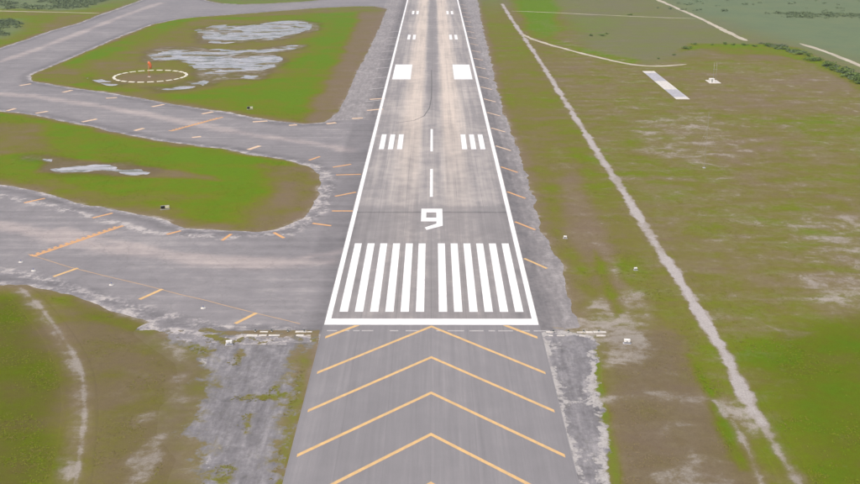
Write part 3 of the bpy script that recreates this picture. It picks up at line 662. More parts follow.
def water_material():
    n = NT('shallow_water', 0.12, 0.5)
    n.bsdf.inputs['IOR'].default_value = 1.33
    a, b = n.noise(0.08, 4), n.noise(1.4, 3)
    n.rough(n.step(0.3, 0.7, a, 0.12, 0.3))
    n.bump(b, 0.12, 0.03)
    reed = n.step(0.47, 0.60, n.noise(1.0, 6, 0.68, n.vec((0.10, 0.32, 1), (6, 2, 0)), 0.5))
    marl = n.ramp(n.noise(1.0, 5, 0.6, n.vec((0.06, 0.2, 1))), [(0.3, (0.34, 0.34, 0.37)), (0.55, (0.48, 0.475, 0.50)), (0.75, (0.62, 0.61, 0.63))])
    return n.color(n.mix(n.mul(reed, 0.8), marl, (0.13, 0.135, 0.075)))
M['water'] = water_material()

# ------------------------------------------------------------------ ground sheet
def axis(lo, hi, step, far):
    """grid lines: spacing from step(v) between lo and hi, growing outwards to far"""
    a = [lo]
    while a[-1] < hi: a.append(a[-1] + step(a[-1]))
    s = step(a[-1])
    while a[-1] < far:
        s *= 1.28; a.append(a[-1] + s)
    s = step(a[0]); b = [a[0]]
    while b[-1] > -far:
        s *= 1.28; b.append(b[-1] - s)
    return np.array(b[:0:-1] + a)

gx = axis(-430, 430, lambda v: 0.85 if abs(v) < 90 else min(0.85 + (abs(v) - 90) * 0.010, 2.6), 7000)
gy = axis(-66, 760, lambda v: min(0.8 * max((v + 195) / 250.0, 1.0) ** 1.35, 3.2), 7000)
GX, GY = np.meshgrid(gx, gy)
px, py = GX.ravel(), GY.ravel()

def pavement_sd(x, y, pad=40.0):
    """signed distance to sealed surfaces (negative = on the pavement) and to the broken old apron"""
    left = np.maximum(sdist(x, y, TAXI_BOUND), -sdist(x, y, ISLAND_NEAR, pad))
    left = np.maximum(left, -sdist(x, y, ISLAND_FAR, pad))
    left = np.maximum(left, -sdist(x, y, ISLAND_TOP, pad))
    rw = np.maximum(np.maximum(np.abs(x) - 23.4, -110 - y), y - 1600)
    return left, rw, sdist(x, y, SHOULDER_RIGHT, pad), sdist(x, y, SHOULDER_LEFT, pad), sdist(x, y, OLD_APRON, pad)

s_left, s_rw, s_sr, s_sl, s_ap = pavement_sd(px, py)
e1 = fbm(px, py, 7.0, 31, 4) - 0.5
e2 = fbm(px, py, 2.2, 51, 3) - 0.5
und = fbm(px, py, 38.0, 71, 3) - 0.5
sealed = np.minimum(np.minimum(s_left + e1 * 2.6, s_rw + e2 * 0.8), np.minimum(s_sr + e1 * 3.5 + e2 * 0.6, s_sl + e1 * 2.0))
z = np.clip(sealed * 0.06, -0.15, 0.045)
z = z + und * 0.22 * sstep(4, 25, sealed) + e1 * 0.06 * sstep(1.5, 6, sealed)
# the old apron: grass breaks through it
e3 = fbm(px, py, 3.5, 171, 4) - 0.5
apm = s_ap + e1 * 9.0 + e3 * 5.0
za = np.clip((s_ap - 5.0) * 0.06, -0.14, 0.045)
z = np.where(sealed > 0, np.minimum(z, za), z)
s_vg = sdist(px, py, VERGE, 20.0)
z = np.minimum(z, np.clip((s_vg - 2.0) * 0.07, -0.14, 9))
weed_l = np.zeros_like(px)
for hw, amt, line in WEEDS:
    d = ldist(px, py, line, 8.0)
    w = sstep(hw + 1.2, hw - 0.8, d + (e3 * 2.5 + e1 * 2.0))
    weed_l = np.maximum(weed_l, w)

ch = {'lush': np.full(px.shape, 0.42), 'bare': np.full(px.shape, 0.16), 'field': np.zeros(px.shape), 'darker': np.zeros(px.shape)}
# beyond the traced plain the country goes on as grey green marsh
far_out = np.maximum(sstep(560, 900, py), np.maximum(sstep(330, 520, np.abs(px)), 0))
ch['field'] = np.maximum(ch['field'], far_out * 0.9)
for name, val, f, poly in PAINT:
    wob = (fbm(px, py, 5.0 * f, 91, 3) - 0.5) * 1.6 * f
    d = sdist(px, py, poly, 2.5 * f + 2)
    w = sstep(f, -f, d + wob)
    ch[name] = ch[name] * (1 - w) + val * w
# thin stony verge where grass meets the asphalt, drier grass next to it
near = sstep(2.2, 0.3, sealed) * (sealed > -2)
ch['bare'] = np.maximum(ch['bare'], 0.45 * sstep(6.0, 0.5, apm) * (s_left > 0.5) * (py < 2))
ch['bare'] = np.maximum(ch['bare'], near * 0.56)
ch['lush'] = ch['lush'] - 0.20 * sstep(5, 1, sealed)
ch['lush'] = np.maximum(ch['lush'], 0.50 * weed_l); ch['bare'] = ch['bare'] * (1 - 0.8 * weed_l)
# wet hollows
hollow = np.zeros_like(px)
pn = fbm(px, py * 0.55, 16.0, 121, 5) - 0.5
hum = fbm(px * 0.45, py, 7.0, 141, 4)
for k, poly in enumerate(PONDS):
    d = sdist(px, py, poly, 14.0)
    hollow = np.maximum(hollow, np.clip((-d + 1.0 + pn * 14.0) * 0.05, 0, 0.16) * (d < 8) - np.clip(hum - 0.50, 0, 1) * (0.4 if k == 3 else 1.0) * (d < 8))
    ch['lush'] = ch['lush'] - 0.10 * sstep(7, 0, d + pn * 8)
    ch['darker'] = np.maximum(ch['darker'], 0.7 * sstep(7, 1, d + pn * 12))  # damp ground round the ponds
    ch['bare'] = np.maximum(ch['bare'], (0.66 if k < 2 else 0.5) * sstep(6, -1, d + pn * 14))  # pale marl fringe, also painting in the sheen of shallow water film
z = np.where(hollow > 0, np.minimum(z, 0.05 - hollow), z)
# tracks are worn a little into the turf
for hw, line in ROADS:
    d = ldist(px, py, line, 14)
    w = sstep(hw * 1.7 + 3.0, hw * 1.7 + 0.8, d) * (sealed > 0)
    z = z * (1 - w) + w * 0.0

nx_, ny_ = len(gx), len(gy)
def sample(field, x, y):
    x, y = np.asarray(x), np.asarray(y)
    i = np.clip(np.searchsorted(gx, x) - 1, 0, nx_ - 2); j = np.clip(np.searchsorted(gy, y) - 1, 0, ny_ - 2)
    u = (x - gx[i]) / (gx[i + 1] - gx[i]); v = (y - gy[j]) / (gy[j + 1] - gy[j]); f = field.reshape(ny_, nx_)
    return (f[j, i] * (1 - u) + f[j, i + 1] * u) * (1 - v) + (f[j + 1, i] * (1 - u) + f[j + 1, i + 1] * u) * v
def copy_cover(me, x, y):
    for k in ('lush', 'field', 'darker'): attr(me, k, np.clip(sample(ch[k], x, y), 0, 1.2))
ii = (np.arange(ny_ - 1)[:, None] * nx_ + np.arange(nx_ - 1)[None, :]).ravel()
Fq = np.stack([ii, ii + 1, ii + nx_ + 1, ii + nx_], 1)
gm = fast_mesh('ground', np.stack([px, py, z], 1), Fq, True)
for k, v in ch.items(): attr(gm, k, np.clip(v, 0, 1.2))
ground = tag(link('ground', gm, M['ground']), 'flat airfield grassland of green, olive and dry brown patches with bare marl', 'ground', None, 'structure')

# ------------------------------------------------------------------ ponds
for k, poly in enumerate(PONDS):
    lo, hi = np.min(poly, 0), np.max(poly, 0)
    cx, cy = (lo + hi) / 2
    big = [(cx + (x - cx) * 1.12 + math.copysign(4, x - cx), cy + (y - cy) * 1.12 + math.copysign(4, y - cy)) for x, y in poly]
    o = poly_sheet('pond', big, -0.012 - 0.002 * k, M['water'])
    tag(o, ['pale sheet of standing water at the far end of the upper grass island', 'broad broken standing water beside the windsock ring', 'narrow puddle between the windsock ring and the upper taxiway',
            'narrow pale puddle in the grass between the two taxiways', 'thin puddle left of the windsock ring'][k], 'pond', None, 'structure')

# ------------------------------------------------------------------ runway, shoulders, blast pad, taxiways
RW0, RW1, HW = 0.0, 1500.0, 23.1
def strip_sheet(name, x0, x1, y0, y1, zz, mat, parent=None):
    return link(name, mesh(name, [(x0, y0, zz), (x1, y0, zz), (x1, y1, zz), (x0, y1, zz)], [(0, 1, 2, 3)]), mat, parent)
runway = tag(strip_sheet('runway', -HW, HW, RW0, RW1, 0.0, M['runway']), 'grey asphalt runway with white stripes and a painted 9', 'runway', None, 'structure')
blast = tag(strip_sheet('blast_pad', -HW, HW, -106, RW0, -0.002, M['pad']), 'dark grey blast pad with yellow chevrons before the runway', 'blast pad', None, 'structure')
o = poly_sheet('runway_shoulder', [(p[0] + (3 if p[0] > 24 else 0), p[1]) for p in SHOULDER_RIGHT], -0.008, M['shoulder'])
tag(o, 'rough grey stony shoulder along the right of the runway', 'shoulder', None, 'structure')
o = poly_sheet('runway_shoulder', [(p[0] - (3 if p[0] < -24 else 0), p[1]) for p in SHOULDER_LEFT], -0.010, M['shoulder'])
tag(o, 'rough grey shoulder along the left of the runway by the upper grass', 'shoulder', None, 'structure')
def broken_sheet(name, poly, z0, step, reach, cover_fn, crust_fn, label, cat):
    """fine sheet of breaking asphalt that dives under the turf at its rim"""
    lo, hi = np.min(poly, 0) - reach, np.max(poly, 0) + reach
    ax_, ay_ = np.arange(lo[0], hi[0] + step, step), np.arange(lo[1], hi[1] + step, step)
    X_, Y_ = (q.ravel() for q in np.meshgrid(ax_, ay_))
    d = sdist(X_, Y_, poly)
    n_ = len(ax_); q = (np.arange(len(ay_) - 1)[:, None] * n_ + np.arange(n_ - 1)[None, :]).ravel()
    F_ = np.stack([q, q + 1, q + n_ + 1, q + n_], 1); F_ = F_[d[F_].min(1) < reach]
    u = np.unique(F_); mp = np.full(len(X_), -1); mp[u] = np.arange(len(u)); X_, Y_, d = X_[u], Y_[u], d[u]
    cov = cover_fn(X_, Y_, d)
    Z_ = z0 + 0.03 * np.clip(cov, 0, 1) * sstep(0.0, 0.3, np.abs(X_) - 23.1) + (fbm(X_, Y_, 1.5, 77, 3) - 0.5) * 0.02 - 0.16 * sstep(reach - 1.5, reach, d)
    me = fast_mesh(name, np.stack([X_, Y_, Z_], 1), mp[F_], True)
    attr(me, 'cover', np.clip(cov, 0, 1.2)); attr(me, 'crust', crust_fn(X_, Y_, d)); copy_cover(me, X_, Y_); attr(me, 'bare', np.clip(sample(ch['bare'], X_, Y_), 0, 1))
    return tag(link(name, me, M['old']), label, cat, None, 'structure')
def apron_cover(x, y, d):
    c = -0.02 + 0.90 * sstep(-9.5, 4.5, d + (fbm(x, y, 9.0, 31, 4) - 0.5) * 9) * sstep(-1.0, -4.0, y)
    for hw, amt, line in WEEDS:
        c = np.maximum(c, 0.62 * sstep(hw + 1.6, hw - 1.2, ldist(x, y, line, 8.0) + (fbm(x, y, 3.0, 171, 3) - 0.5) * 2.4))
    return c
broken_sheet('old_apron', OLD_APRON, -0.030, 0.5, 6.5, apron_cover, lambda x, y, d: 0.16 + 0.22 * sstep(-6, 0, d), 'broken old grey asphalt with weeds left of the blast pad', 'old pavement')
def verge_crust(x, y, d):
    c = 0.40 + 0.25 * sstep(-3, 0, d)
    for b in BLOTS: c = c - 0.75 * sstep(1.2, -1.6, sdist(x, y, b) + (fbm(x, y, 2.0, 61, 3) - 0.5) * 2)
    return c
broken_sheet('broken_verge', VERGE, -0.030, 0.4, 3.5, lambda x, y, d: 0.05 + 0.8 * sstep(-0.8, 1.8, d + (fbm(x, y, 4.0, 33, 4) - 0.5) * 4) * sstep(24.5, 26, x), verge_crust, 'crumbled asphalt and white marl verge right of the blast pad', 'old pavement')

tx = np.arange(-420, -21.0, 1.6); ty = axis(-12, 740, lambda v: min(1.0 * max((v + 195) / 200.0, 1.0) ** 1.2, 3.5), 0.0)
ty = ty[(ty > -14) & (ty < 760)]
TX, TY = np.meshgrid(tx, ty); fx, fy = TX.ravel(), TY.ravel()
sl = np.maximum(np.maximum(sdist(fx, fy, TAXI_BOUND), -sdist(fx, fy, ISLAND_NEAR, 40)), np.maximum(-sdist(fx, fy, ISLAND_FAR, 40), -sdist(fx, fy, ISLAND_TOP, 40)))
wear = np.zeros_like(fx); dark = np.zeros_like(fx)
for hw, line in WORN_LINES: wear = np.maximum(wear, sstep(hw * 2.6, 0.0, ldist(fx, fy, line, 20) + (fbm(fx, fy, 14, 5, 3) - 0.5) * 5))
edge = sstep(-3.6, -0.5, sl)
for hw, line in EDGE_CRACKS: edge = np.maximum(edge, 1.2 * sstep(hw + 0.9, 0.1, ldist(fx, fy, line, 10) + (fbm(fx, fy, 6, 8, 3) - 0.5) * 1.5))
dark = sstep(8, 3, -sl) * sstep(1.0, 3.0, -sl)
dark = np.maximum(dark, 0.6 * sstep(0.8, -0.8, sdist(fx, fy, DARK_STRIP)))
i2 = (np.arange(len(ty) - 1)[:, None] * len(tx) + np.arange(len(tx) - 1)[None, :]).ravel()
Ft = np.stack([i2, i2 + 1, i2 + len(tx) + 1, i2 + len(tx)], 1)
Ft = Ft[sl[Ft].min(1) < 2.5]
used = np.unique(Ft); remap = np.full(len(fx), -1); remap[used] = np.arange(len(used))
tm = fast_mesh('taxiway', np.stack([fx[used], fy[used], np.full(len(used), -0.014)], 1), remap[Ft])
for k, v in (('wear', wear), ('edge', edge), ('dark', dark)): attr(tm, k, v[used])
taxi = tag(link('taxiway', tm, M['taxi']), 'network of weathered grey taxiways joining the runway from the left', 'taxiway', None, 'structure')

# ------------------------------------------------------------------ white markings
ZM = 0.006
def quad_part(name, pts, zz, mat, parent):
    v = [(x, y, zz) for x, y in pts]
    a = sum(v[i][0] * v[(i + 1) % len(v)][1] - v[(i + 1) % len(v)][0] * v[i][1] for i in range(len(v)))
    if a < 0: v = v[::-1]
    return link(name, mesh(name, v, [tuple(range(len(v)))]), mat, parent)
def rect_part(name, x0, x1, y0, y1, mat, parent, zz=ZM):
    return quad_part(name, [(x0, y0), (x1, y0), (x1, y1), (x0, y1)], zz, mat, parent)

EL = 1.2
for s in (-1, 1):
    rect_part('edge_line', s * 22.9, s * (22.9 - EL), 3.3, RW1 - 60, M['white'], runway)
rect_part('threshold_bar', -22.9, 22.9, 0.05, 3.3, M['white'], runway)
for s in (-1, 1):
    for k in range(6):
        x = s * (1.62 + 3.36 * k)
        rect_part('threshold_stripe', x, x + s * 1.84, 7.1, 53.0, M['white'], runway)
nine = [[(-3.05, 80.3), (3.05, 80.3), (3.05, 84.0), (-3.05, 84.0)], [(-3.05, 71.9), (-1.6, 71.9), (-1.6, 80.3), (-3.05, 80.3)], [(-1.6, 71.9), (1.3, 71.9), (1.3, 75.4), (-1.6, 75.4)],
        [(1.3, 69.9), (3.05, 68.0), (3.05, 80.3), (1.3, 80.3)], [(-1.45, 64.2), (3.05, 68.0), (1.3, 69.9), (-1.95, 66.4)]]
nv, nf = [], []
for q in nine:
    nf.append(tuple(range(len(nv), len(nv) + 4))); nv += [(x, y, ZM) for x, y in q]
link('numeral_nine', mesh('numeral_nine', nv, nf), M['white'], runway)
y = 96.3
while y < 170:
    rect_part('centreline_stripe', -0.62 if y < 200 else -0.45, 0.28 if y < 200 else 0.45, y, y + 33.0 if y < 120 else y + 36.6, M['white'] if y < 190 else M['faded'], runway)
    y += 57.5 if y < 110 else 61.0
for s in (-1, 1):
    for k in range(3):
        x = s * (10.9 + 3.3 * k)
        rect_part('touchdown_stripe', x, x + s * 1.85, 157.0, 181.0, M['white'], runway)
    rect_part('aiming_point_block', s * 10.95, s * 20.2, 304.0, 351.0, M['white'], runway)
    for y0 in (453.0, 600.0):
        for k in range(2):
            x = s * (11.0 + 3.5 * k)
            rect_part('touchdown_stripe', x, x + s * 1.8, y0, y0 + 23.5, M['white'], runway)
M['tar'] = plain('dark_tar_seam', (0.15, 0.145, 0.145), 0.8, 0.2, 0.5)
for a, b in zip(TAR[:-1], TAR[1:]):
    L_ = math.hypot(b[0] - a[0], b[1] - a[1]); ux, uy = (b[0] - a[0]) / L_ * 0.15, (b[1] - a[1]) / L_ * 0.15
    nx0, ny0 = -uy / 0.15 * 0.22, ux / 0.15 * 0.22
    quad_part('tar_seam', [(a[0] + nx0, a[1] + ny0), (b[0] + nx0, b[1] + ny0), (b[0] - nx0, b[1] - ny0), (a[0] - nx0, a[1] - ny0)], 0.004, M['tar'], runway)
# joint of pale patches in front of the threshold
xx = -22.0
while xx < 22:
    w_ = random.uniform(1.2, 4.0)
    if random.random() < 0.75: rect_part('patch_line', xx, xx + w_, -3.3, -2.75, M['faded'], blast, 0.002)
    xx += w_ + random.uniform(0.4, 1.6)

# ------------------------------------------------------------------ yellow chevrons on the blast pad
W_ = 0.72
def clip_arm(ya, s):
    h = W_ * 0.7071
    x1 = 21.9
    if ya > 1.5:
        x0 = ya + 0.2
        return [(s * x0, -0.15), (s * (x0 + 2 * h), -0.15), (s * x1, ya - x1 + 2 * h), (s * x1, ya - x1)]
    return [(0, ya), (0, ya - 2 * h), (s * x1, ya - x1 - 2 * h), (s * x1, ya - x1)]
arms = [(15.0, True), (-0.3, False), (-15.3, False), (-30.3, False), (-45.3, False), (-60.3, False), (-75.3, False)]
for ya, part_ in arms:
    if part_:
        for s in (-1, 1): quad_part('chevron', [(s * 15.2, -0.2), (s * 16.35, -0.2), (s * 22.0, -5.85), (s * 22.0, -7.0)], ZM, M['yellow'], blast)
        continue
    h = W_ * 0.7071
    x1 = 21.9
    v = [(-x1, ya - x1, ZM), (-x1, ya - x1 - 2 * h, ZM), (0, ya - 2 * h, ZM), (x1, ya - x1 - 2 * h, ZM), (x1, ya - x1, ZM), (0, ya, ZM)]
    link('chevron', mesh('chevron', v, [(0, 1, 2, 5), (2, 3, 4, 5)]), M['yellow'], blast)

# ------------------------------------------------------------------ orange bars, hold lines and the edge line
def bar(a, b, w, zz, mat, parent, name='shoulder_bar'):
    ax, ay = a; bx, by = b
    L = math.hypot(bx - ax, by - ay); nx, ny = -(by - ay) / L * w / 2, (bx - ax) / L * w / 2
    return quad_part(name, [(ax + nx, ay + ny), (bx + nx, by + ny), (bx - nx, by - ny), (ax - nx, ay - ny)], zz, mat, parent)
for k, (a, b) in enumerate(BARS):
    far = a[1] > 150
    bar(a, b, 1.7 if far else 0.9, 0.004, M['barpale'] if far else M['yellow'] if k in (12, 13, 14) else M['bar'], taxi)
for k in range(22):
    y0 = 41.5 + 30.2 * k
    bar((23.4, y0), (28.4, y0 - 7.2), 0.75, 0.004, M['yellow'] if k < 1 else M['bar'] if k < 4 else M['barpale'], runway)
for k in range(9):
    y0 = 250 + 30.5 * k
    bar((-23.4, y0), (-30.0, y0 - 4.0), 1.0, 0.004, M['faded'], runway)
for hi_, (a, b) in enumerate(HOLDS):
    a, b = np.array(a), np.array(b); d = b - a; L = np.linalg.norm(d); d /= L; nrm = np.array((-d[1], d[0]))
    for off in (-0.75, -0.15): bar(a + nrm * off, b + nrm * off, 0.52, 0.002, M['bar'], taxi, 'hold_line')
    n_ = int(L / 1.8)
    for k in range(n_):
        p = a + d * (k * 1.8)
        bar(p + nrm * 0.62, p + d * 0.95 + nrm * 0.62, 0.75, 0.002, M['bar'], taxi, 'hold_dash')
for a, b in zip(EDGE_LINE[:-1], EDGE_LINE[1:]):
    bar(a, b, 0.30, 0.000, M['line'], taxi, 'taxiway_edge_line')

# ------------------------------------------------------------------ tracks and roads
def ribbon(name, hw, line, mat, seed, patchy=0.0, step=1.3):
    """a worn strip, highest in the middle, that sinks into the turf at ragged edges"""
    line = np.array(line, float)
    seg = np.linalg.norm(np.diff(line, axis=0), axis=1); cum = np.r_[0, np.cumsum(seg)]
    # smooth by Catmull-like resampling
    n = max(int(cum[-1] / step), 4); t = np.linspace(0, cum[-1], n)
    xs, ys = np.interp(t, cum, line[:, 0]), np.interp(t, cum, line[:, 1])
    for _ in range(6):
        xs[1:-1] = (xs[:-2] + 2 * xs[1:-1] + xs[2:]) / 4; ys[1:-1] = (ys[:-2] + 2 * ys[1:-1] + ys[2:]) / 4
    tx_, ty_ = np.gradient(xs), np.gradient(ys); q = np.hypot(tx_, ty_); nx, ny = -ty_ / q, tx_ / q
    prof = np.array([-1.9, -1.5, -1.25, -1.0, -0.75, -0.5, -0.25, 0, 0.25, 0.5, 0.75, 1.0, 1.25, 1.5, 1.9]); hz = 0.045 - 0.045 * np.abs(prof) ** 2.2
    hz[[0, -1]] = -0.14
    jl = (fbm(t, t * 0 + seed, 7.0, 200 + seed, 4) - 0.5); jr = (fbm(t, t * 0 + seed + 50, 7.0, 300 + seed, 4) - 0.5)
    wv = 1 + (fbm(t, t * 0 + 3 * seed, 40.0, 400 + seed, 2) - 0.5) * 0.6
    end = np.clip(np.minimum(np.arange(n), n - 1 - np.arange(n)) / (10.0 / step), 0, 1)
    V = []
    for p, h in zip(prof, hz):
        off = p * hw * wv * (1 + 0.9 * (jl if p < 0 else jr))
        X_, Y_ = xs + nx * off, ys + ny * off
        rough_ = (fbm(X_, Y_, 2.6 * max(hw, 0.8), 900 + seed, 4) - 0.5) * 0.16 * patchy
        V.append(np.stack([X_, Y_, h + rough_ - 0.06 * (1 - end)], 1))
    V = np.stack(V, 1).reshape(-1, 3)
    m_ = len(prof)
    F = [(i * m_ + k, i * m_ + k + 1, (i + 1) * m_ + k + 1, (i + 1) * m_ + k) for i in range(n - 1) for k in range(m_ - 1)]
    F = [f[::-1] for f in F]
    return link(name, mesh(name, V, F, True), mat)
tl = ['long straight pale marl track running parallel to the runway on the right', 'short pale rut forking off the end of the marl track', 'outer pale rut beside the green grass at lower right', 'left wheel rut of the curving path in the lower left grass', 'right wheel rut of the curving path in the lower left grass']
TRACK_STRENGTH = (1.12, 0.95, 0.95, 0.62, 0.92)
def track_wear(x, y):
    """how worn and how bare the turf is, taken over all tracks so that crossing strips agree"""
    wob = fbm(x, y, 4.5, 700, 4) - 0.5
    vary = 0.72 + 0.5 * fbm(x, y, 13.0, 720, 4)
    w_all, b_all = np.zeros_like(x), np.zeros_like(x)
    for (hw, line), st in zip(TRACKS, TRACK_STRENGTH):
        d = ldist(x, y, line, 9.0)
        w = sstep(hw + 1.5, hw - 1.0, d + wob * min(2.2, 1.8 * hw))
        w_all = np.maximum(w_all, w)
        b_all = np.maximum(b_all, w * st * vary)
        b_all = np.maximum(b_all, 0.44 * sstep(hw + 2.2, hw, d + wob * 2.0))
    return w_all, b_all
def worn_track(hw, line, k):
    """fine strip following the turf, bare marl in the middle fading into the grass cover at the sides"""
    line = np.array(line, float)
    cum = np.r_[0, np.cumsum(np.linalg.norm(np.diff(line, axis=0), axis=1))]
    n = int(cum[-1] / 0.7); t = np.linspace(0, cum[-1], n)
    xs, ys = np.interp(t, cum, line[:, 0]), np.interp(t, cum, line[:, 1])
    for _ in range(60):
        xs[1:-1] = (xs[:-2] + 2 * xs[1:-1] + xs[2:]) / 4; ys[1:-1] = (ys[:-2] + 2 * ys[1:-1] + ys[2:]) / 4
    tx_, ty_ = np.gradient(xs), np.gradient(ys); q = np.hypot(tx_, ty_); nx, ny = -ty_ / q, tx_ / q
    W = hw + 2.4; m_ = int(2 * W / 0.35) + 1; off = np.linspace(-W, W, m_)
    X_ = (xs[:, None] + nx[:, None] * off).ravel(); Y_ = (ys[:, None] + ny[:, None] * off).ravel(); O_ = np.abs(np.tile(off, n)); T_ = np.repeat(t, m_)
    w, target = track_wear(X_, Y_)
    me = fast_mesh('dirt_track', np.stack([X_, Y_, sample(z, X_, Y_) + 0.030 + 0.004 * k - 0.14 * sstep(W - 0.9, W, O_) - 0.008 * w], 1),
                   [(i * m_ + j + 1, i * m_ + j, (i + 1) * m_ + j, (i + 1) * m_ + j + 1) for i in range(n - 1) for j in range(m_ - 1)], True)
    copy_cover(me, X_, Y_)
    b0 = np.clip(sample(ch['bare'], X_, Y_), 0, 1)
    attr(me, 'bare', np.maximum(b0, target))
    return link('dirt_track', me, M['ground'])
for k, (hw, line) in enumerate(TRACKS):
    tag(worn_track(hw, line, k), tl[k], 'dirt track', None, 'structure')
rl = ['pale gravel road curving away from the marl track', 'thin pale road crossing the far field', 'pale road running diagonally across the far marsh', 'pale road reappearing behind the bushes at the right edge', 'pale gravel road meeting the taxiway at upper left']
for k, (hw, line) in enumerate(ROADS):
    tag(ribbon('gravel_road', hw, line, M['road'], 20 + k, 0.4, step=3.0), rl[k], 'road', None, 'structure')

# ------------------------------------------------------------------ windsock and its ring
wx, wy = SPOT['windsock']
ws = tag(empty('windsock', (wx, wy, 0)), 'orange windsock on a pole inside the ring of white markers', 'windsock')
link('base', box_mesh('base', (0, 0, 0.12), (1.5, 1.5, 0.24), 0.04), M['concrete'], ws)
pole = link('pole', tube_mesh('pole', [(0, 0, 0.2), (0, 0, 3.0), (0, 0, 7.6)], [0.13, 0.11, 0.08], 10), M['sockpole'], ws)
link('beacon', tube_mesh('beacon', [(0, 0, 7.6), (0, 0, 7.75), (0, 0, 7.95)], [0.09, 0.12, 0.06], 8), M['metal'], ws)
bm = bmesh.new(); 
from mathutils import Matrix, Vector
rings, N_ = [], 14
axis_pts = [(0.2, 0, 7.25), (0.75, -0.1, 6.95), (1.1, -0.2, 6.3), (1.25, -0.25, 5.3), (1.3, -0.3, 4.3)]
rad_ = [0.75, 0.72, 0.66, 0.56, 0.46]
sock = link('wind_cone', tube_mesh('wind_cone', axis_pts, rad_, 16), M['sock'], ws)
link('hoop', tube_mesh('hoop', [(0.2 + 0 * t, 0.75 * math.cos(t), 7.25 + 0.75 * math.sin(t)) for t in np.linspace(0, 2 * math.pi, 17)], [0.04] * 17, 6), M['metal'], ws)
bm.free()
rx, ry = SPOT['ring']
ring = tag(empty('marker_ring', (rx, ry, 0)), 'ring of white segments painted round the windsock', 'marker ring')
NS = 24; r0, r1 = 17.3, 18.7
seg_v, seg_f = [], []
for k in range(5):
    a = R(-5.1 + 10.2 * k / 4)
    for rr in (r0, r1):
        for zz in (0.0, 0.22): seg_v.append((rr * math.cos(a), rr * math.sin(a), zz))
for k in range(4):
    b0, b1 = 4 * k, 4 * k + 4
    seg_f += [(b0 + 1, b0 + 3, b1 + 3, b1 + 1), (b0 + 2, b1 + 2, b1 + 3, b0 + 3), (b0, b0 + 1, b1 + 1, b1)]
seg_f += [(0, 2, 3, 1), (16, 17, 19, 18)]
sm_ = mesh('segment', seg_v, seg_f); sm_.materials.append(M['ring'])
for k in range(NS):
    o = bpy.data.objects.new('segment', sm_); C.objects.link(o); o.parent = ring; o.rotation_euler = (0, 0, 2 * math.pi * k / NS)

# ------------------------------------------------------------------ guidance signs
def sign(loc, rz, label):
    s = tag(empty('taxiway_sign', (loc[0], loc[1], 0.05), rz), label, 'sign', 'taxiway signs')
    link('housing', box_mesh('housing', (0, 0, 0.75), (2.5, 0.30, 0.85), 0.03), M['metal'], s)
    link('black_panel', box_mesh('black_panel', (-0.61, -0.165, 0.75), (1.2, 0.03, 0.78)), M['black'], s)
    link('pale_panel', box_mesh('pale_panel', (0.61, -0.165, 0.75), (1.2, 0.03, 0.78)), M['cream'], s)
    for x in (-1.0, 0, 1.0): link('leg', tube_mesh('leg', [(x, 0, -0.1), (x, 0, 0.28)], [0.05, 0.05], 6), M['metal'], s)
    link('footing', box_mesh('footing', (0, 0, -0.01), (2.8, 0.5, 0.08), 0.02), M['concrete_grey'], s)
sign(SPOT['signA'], R(20), 'black and pale taxiway sign on the near grass island')
sign(SPOT['signB'], R(20), 'black and pale taxiway sign on the far grass island')

# ------------------------------------------------------------------ strobe boxes, small white boxes
def light_box(name, loc, rz, label, cat, size, group=None):
    s = tag(empty(name, (loc[0], loc[1], 0.03), rz), label, cat, group)
    w, d, h = size
    link('pad', box_mesh('pad', (0, 0, 0.04), (w * 1.3, d * 1.5, 0.10), 0.02), M['concrete_grey'], s)
    for x in (-w * 0.35, w * 0.35): link('leg', tube_mesh('leg', [(x, 0, 0.05), (x, 0, 0.38)], [0.04, 0.04], 6), M['metal'], s)
    b = link('housing', box_mesh('housing', (0, 0, 0.35 + h / 2), (w, d, h), 0.04), M['whitebox'], s)
    link('lens', tube_mesh('lens', [(0, -d / 2 + 0.01, 0.35 + h / 2), (0, -d / 2 - 0.05, 0.35 + h / 2)], [h * 0.20, h * 0.22], 12), M['metal'], b)
light_box('strobe_light', SPOT['reilL'], R(8), 'small white strobe box on the old asphalt left of the threshold', 'light', (1.25, 0.6, 0.6), 'strobe boxes beside the threshold')
light_box('strobe_light', SPOT['reilR'], R(-8), 'small white strobe box on the bare ground right of the threshold', 'light', (1.25, 0.6, 0.6), 'strobe boxes beside the threshold')
light_box('equipment_box', SPOT['boxA'], R(-10), 'small white box in grass just right of the runway shoulder', 'box', (0.9, 0.5, 0.35), 'small white boxes in the right verge')
light_box('equipment_box', SPOT['boxB'], R(5), 'small white box near the long marl track', 'box', (0.8, 0.45, 0.35), 'small white boxes in the right verge')

# ------------------------------------------------------------------ concrete light strips either side of the threshold
def light_strip(x0, x1, y, label, lamp_label, grp):
    s = tag(empty('concrete_strip', (x0, y, 0)), label, 'concrete strip')
    x, k = 0.0, 0
    L = x1 - x0
    while x < L - 0.6:
        w = min(random.uniform(1.6, 3.4), L - x)
        yy = random.uniform(-0.10, 0.12)
        if random.random() < 0.8: link('slab', box_mesh('slab', (x + w / 2, yy + 0.95, 0.0), (w - 0.12, random.uniform(0.45, 0.95), 0.10), 0.02), M['concrete_white'] if k % 3 else M['concrete'], s)
        if random.random() < 0.85:
            link('slab', box_mesh('slab', (x + w / 2, yy - 0.85, -0.005), (w - random.uniform(0.15, 0.9), random.uniform(0.3, 0.9), 0.09), 0.02), M['concrete'] if k % 2 else M['concrete_white'], s)
        x += w; k += 1
    base = mesh_lamp()
    for k in range(4):
        t = tag(empty('threshold_light', (x0 + L * (k + 0.5) / 4, y + 0.95, 0.05)), lamp_label, 'light', grp)
        for nm, me in base: link_shared(nm, me, t)
lamp_cache = []
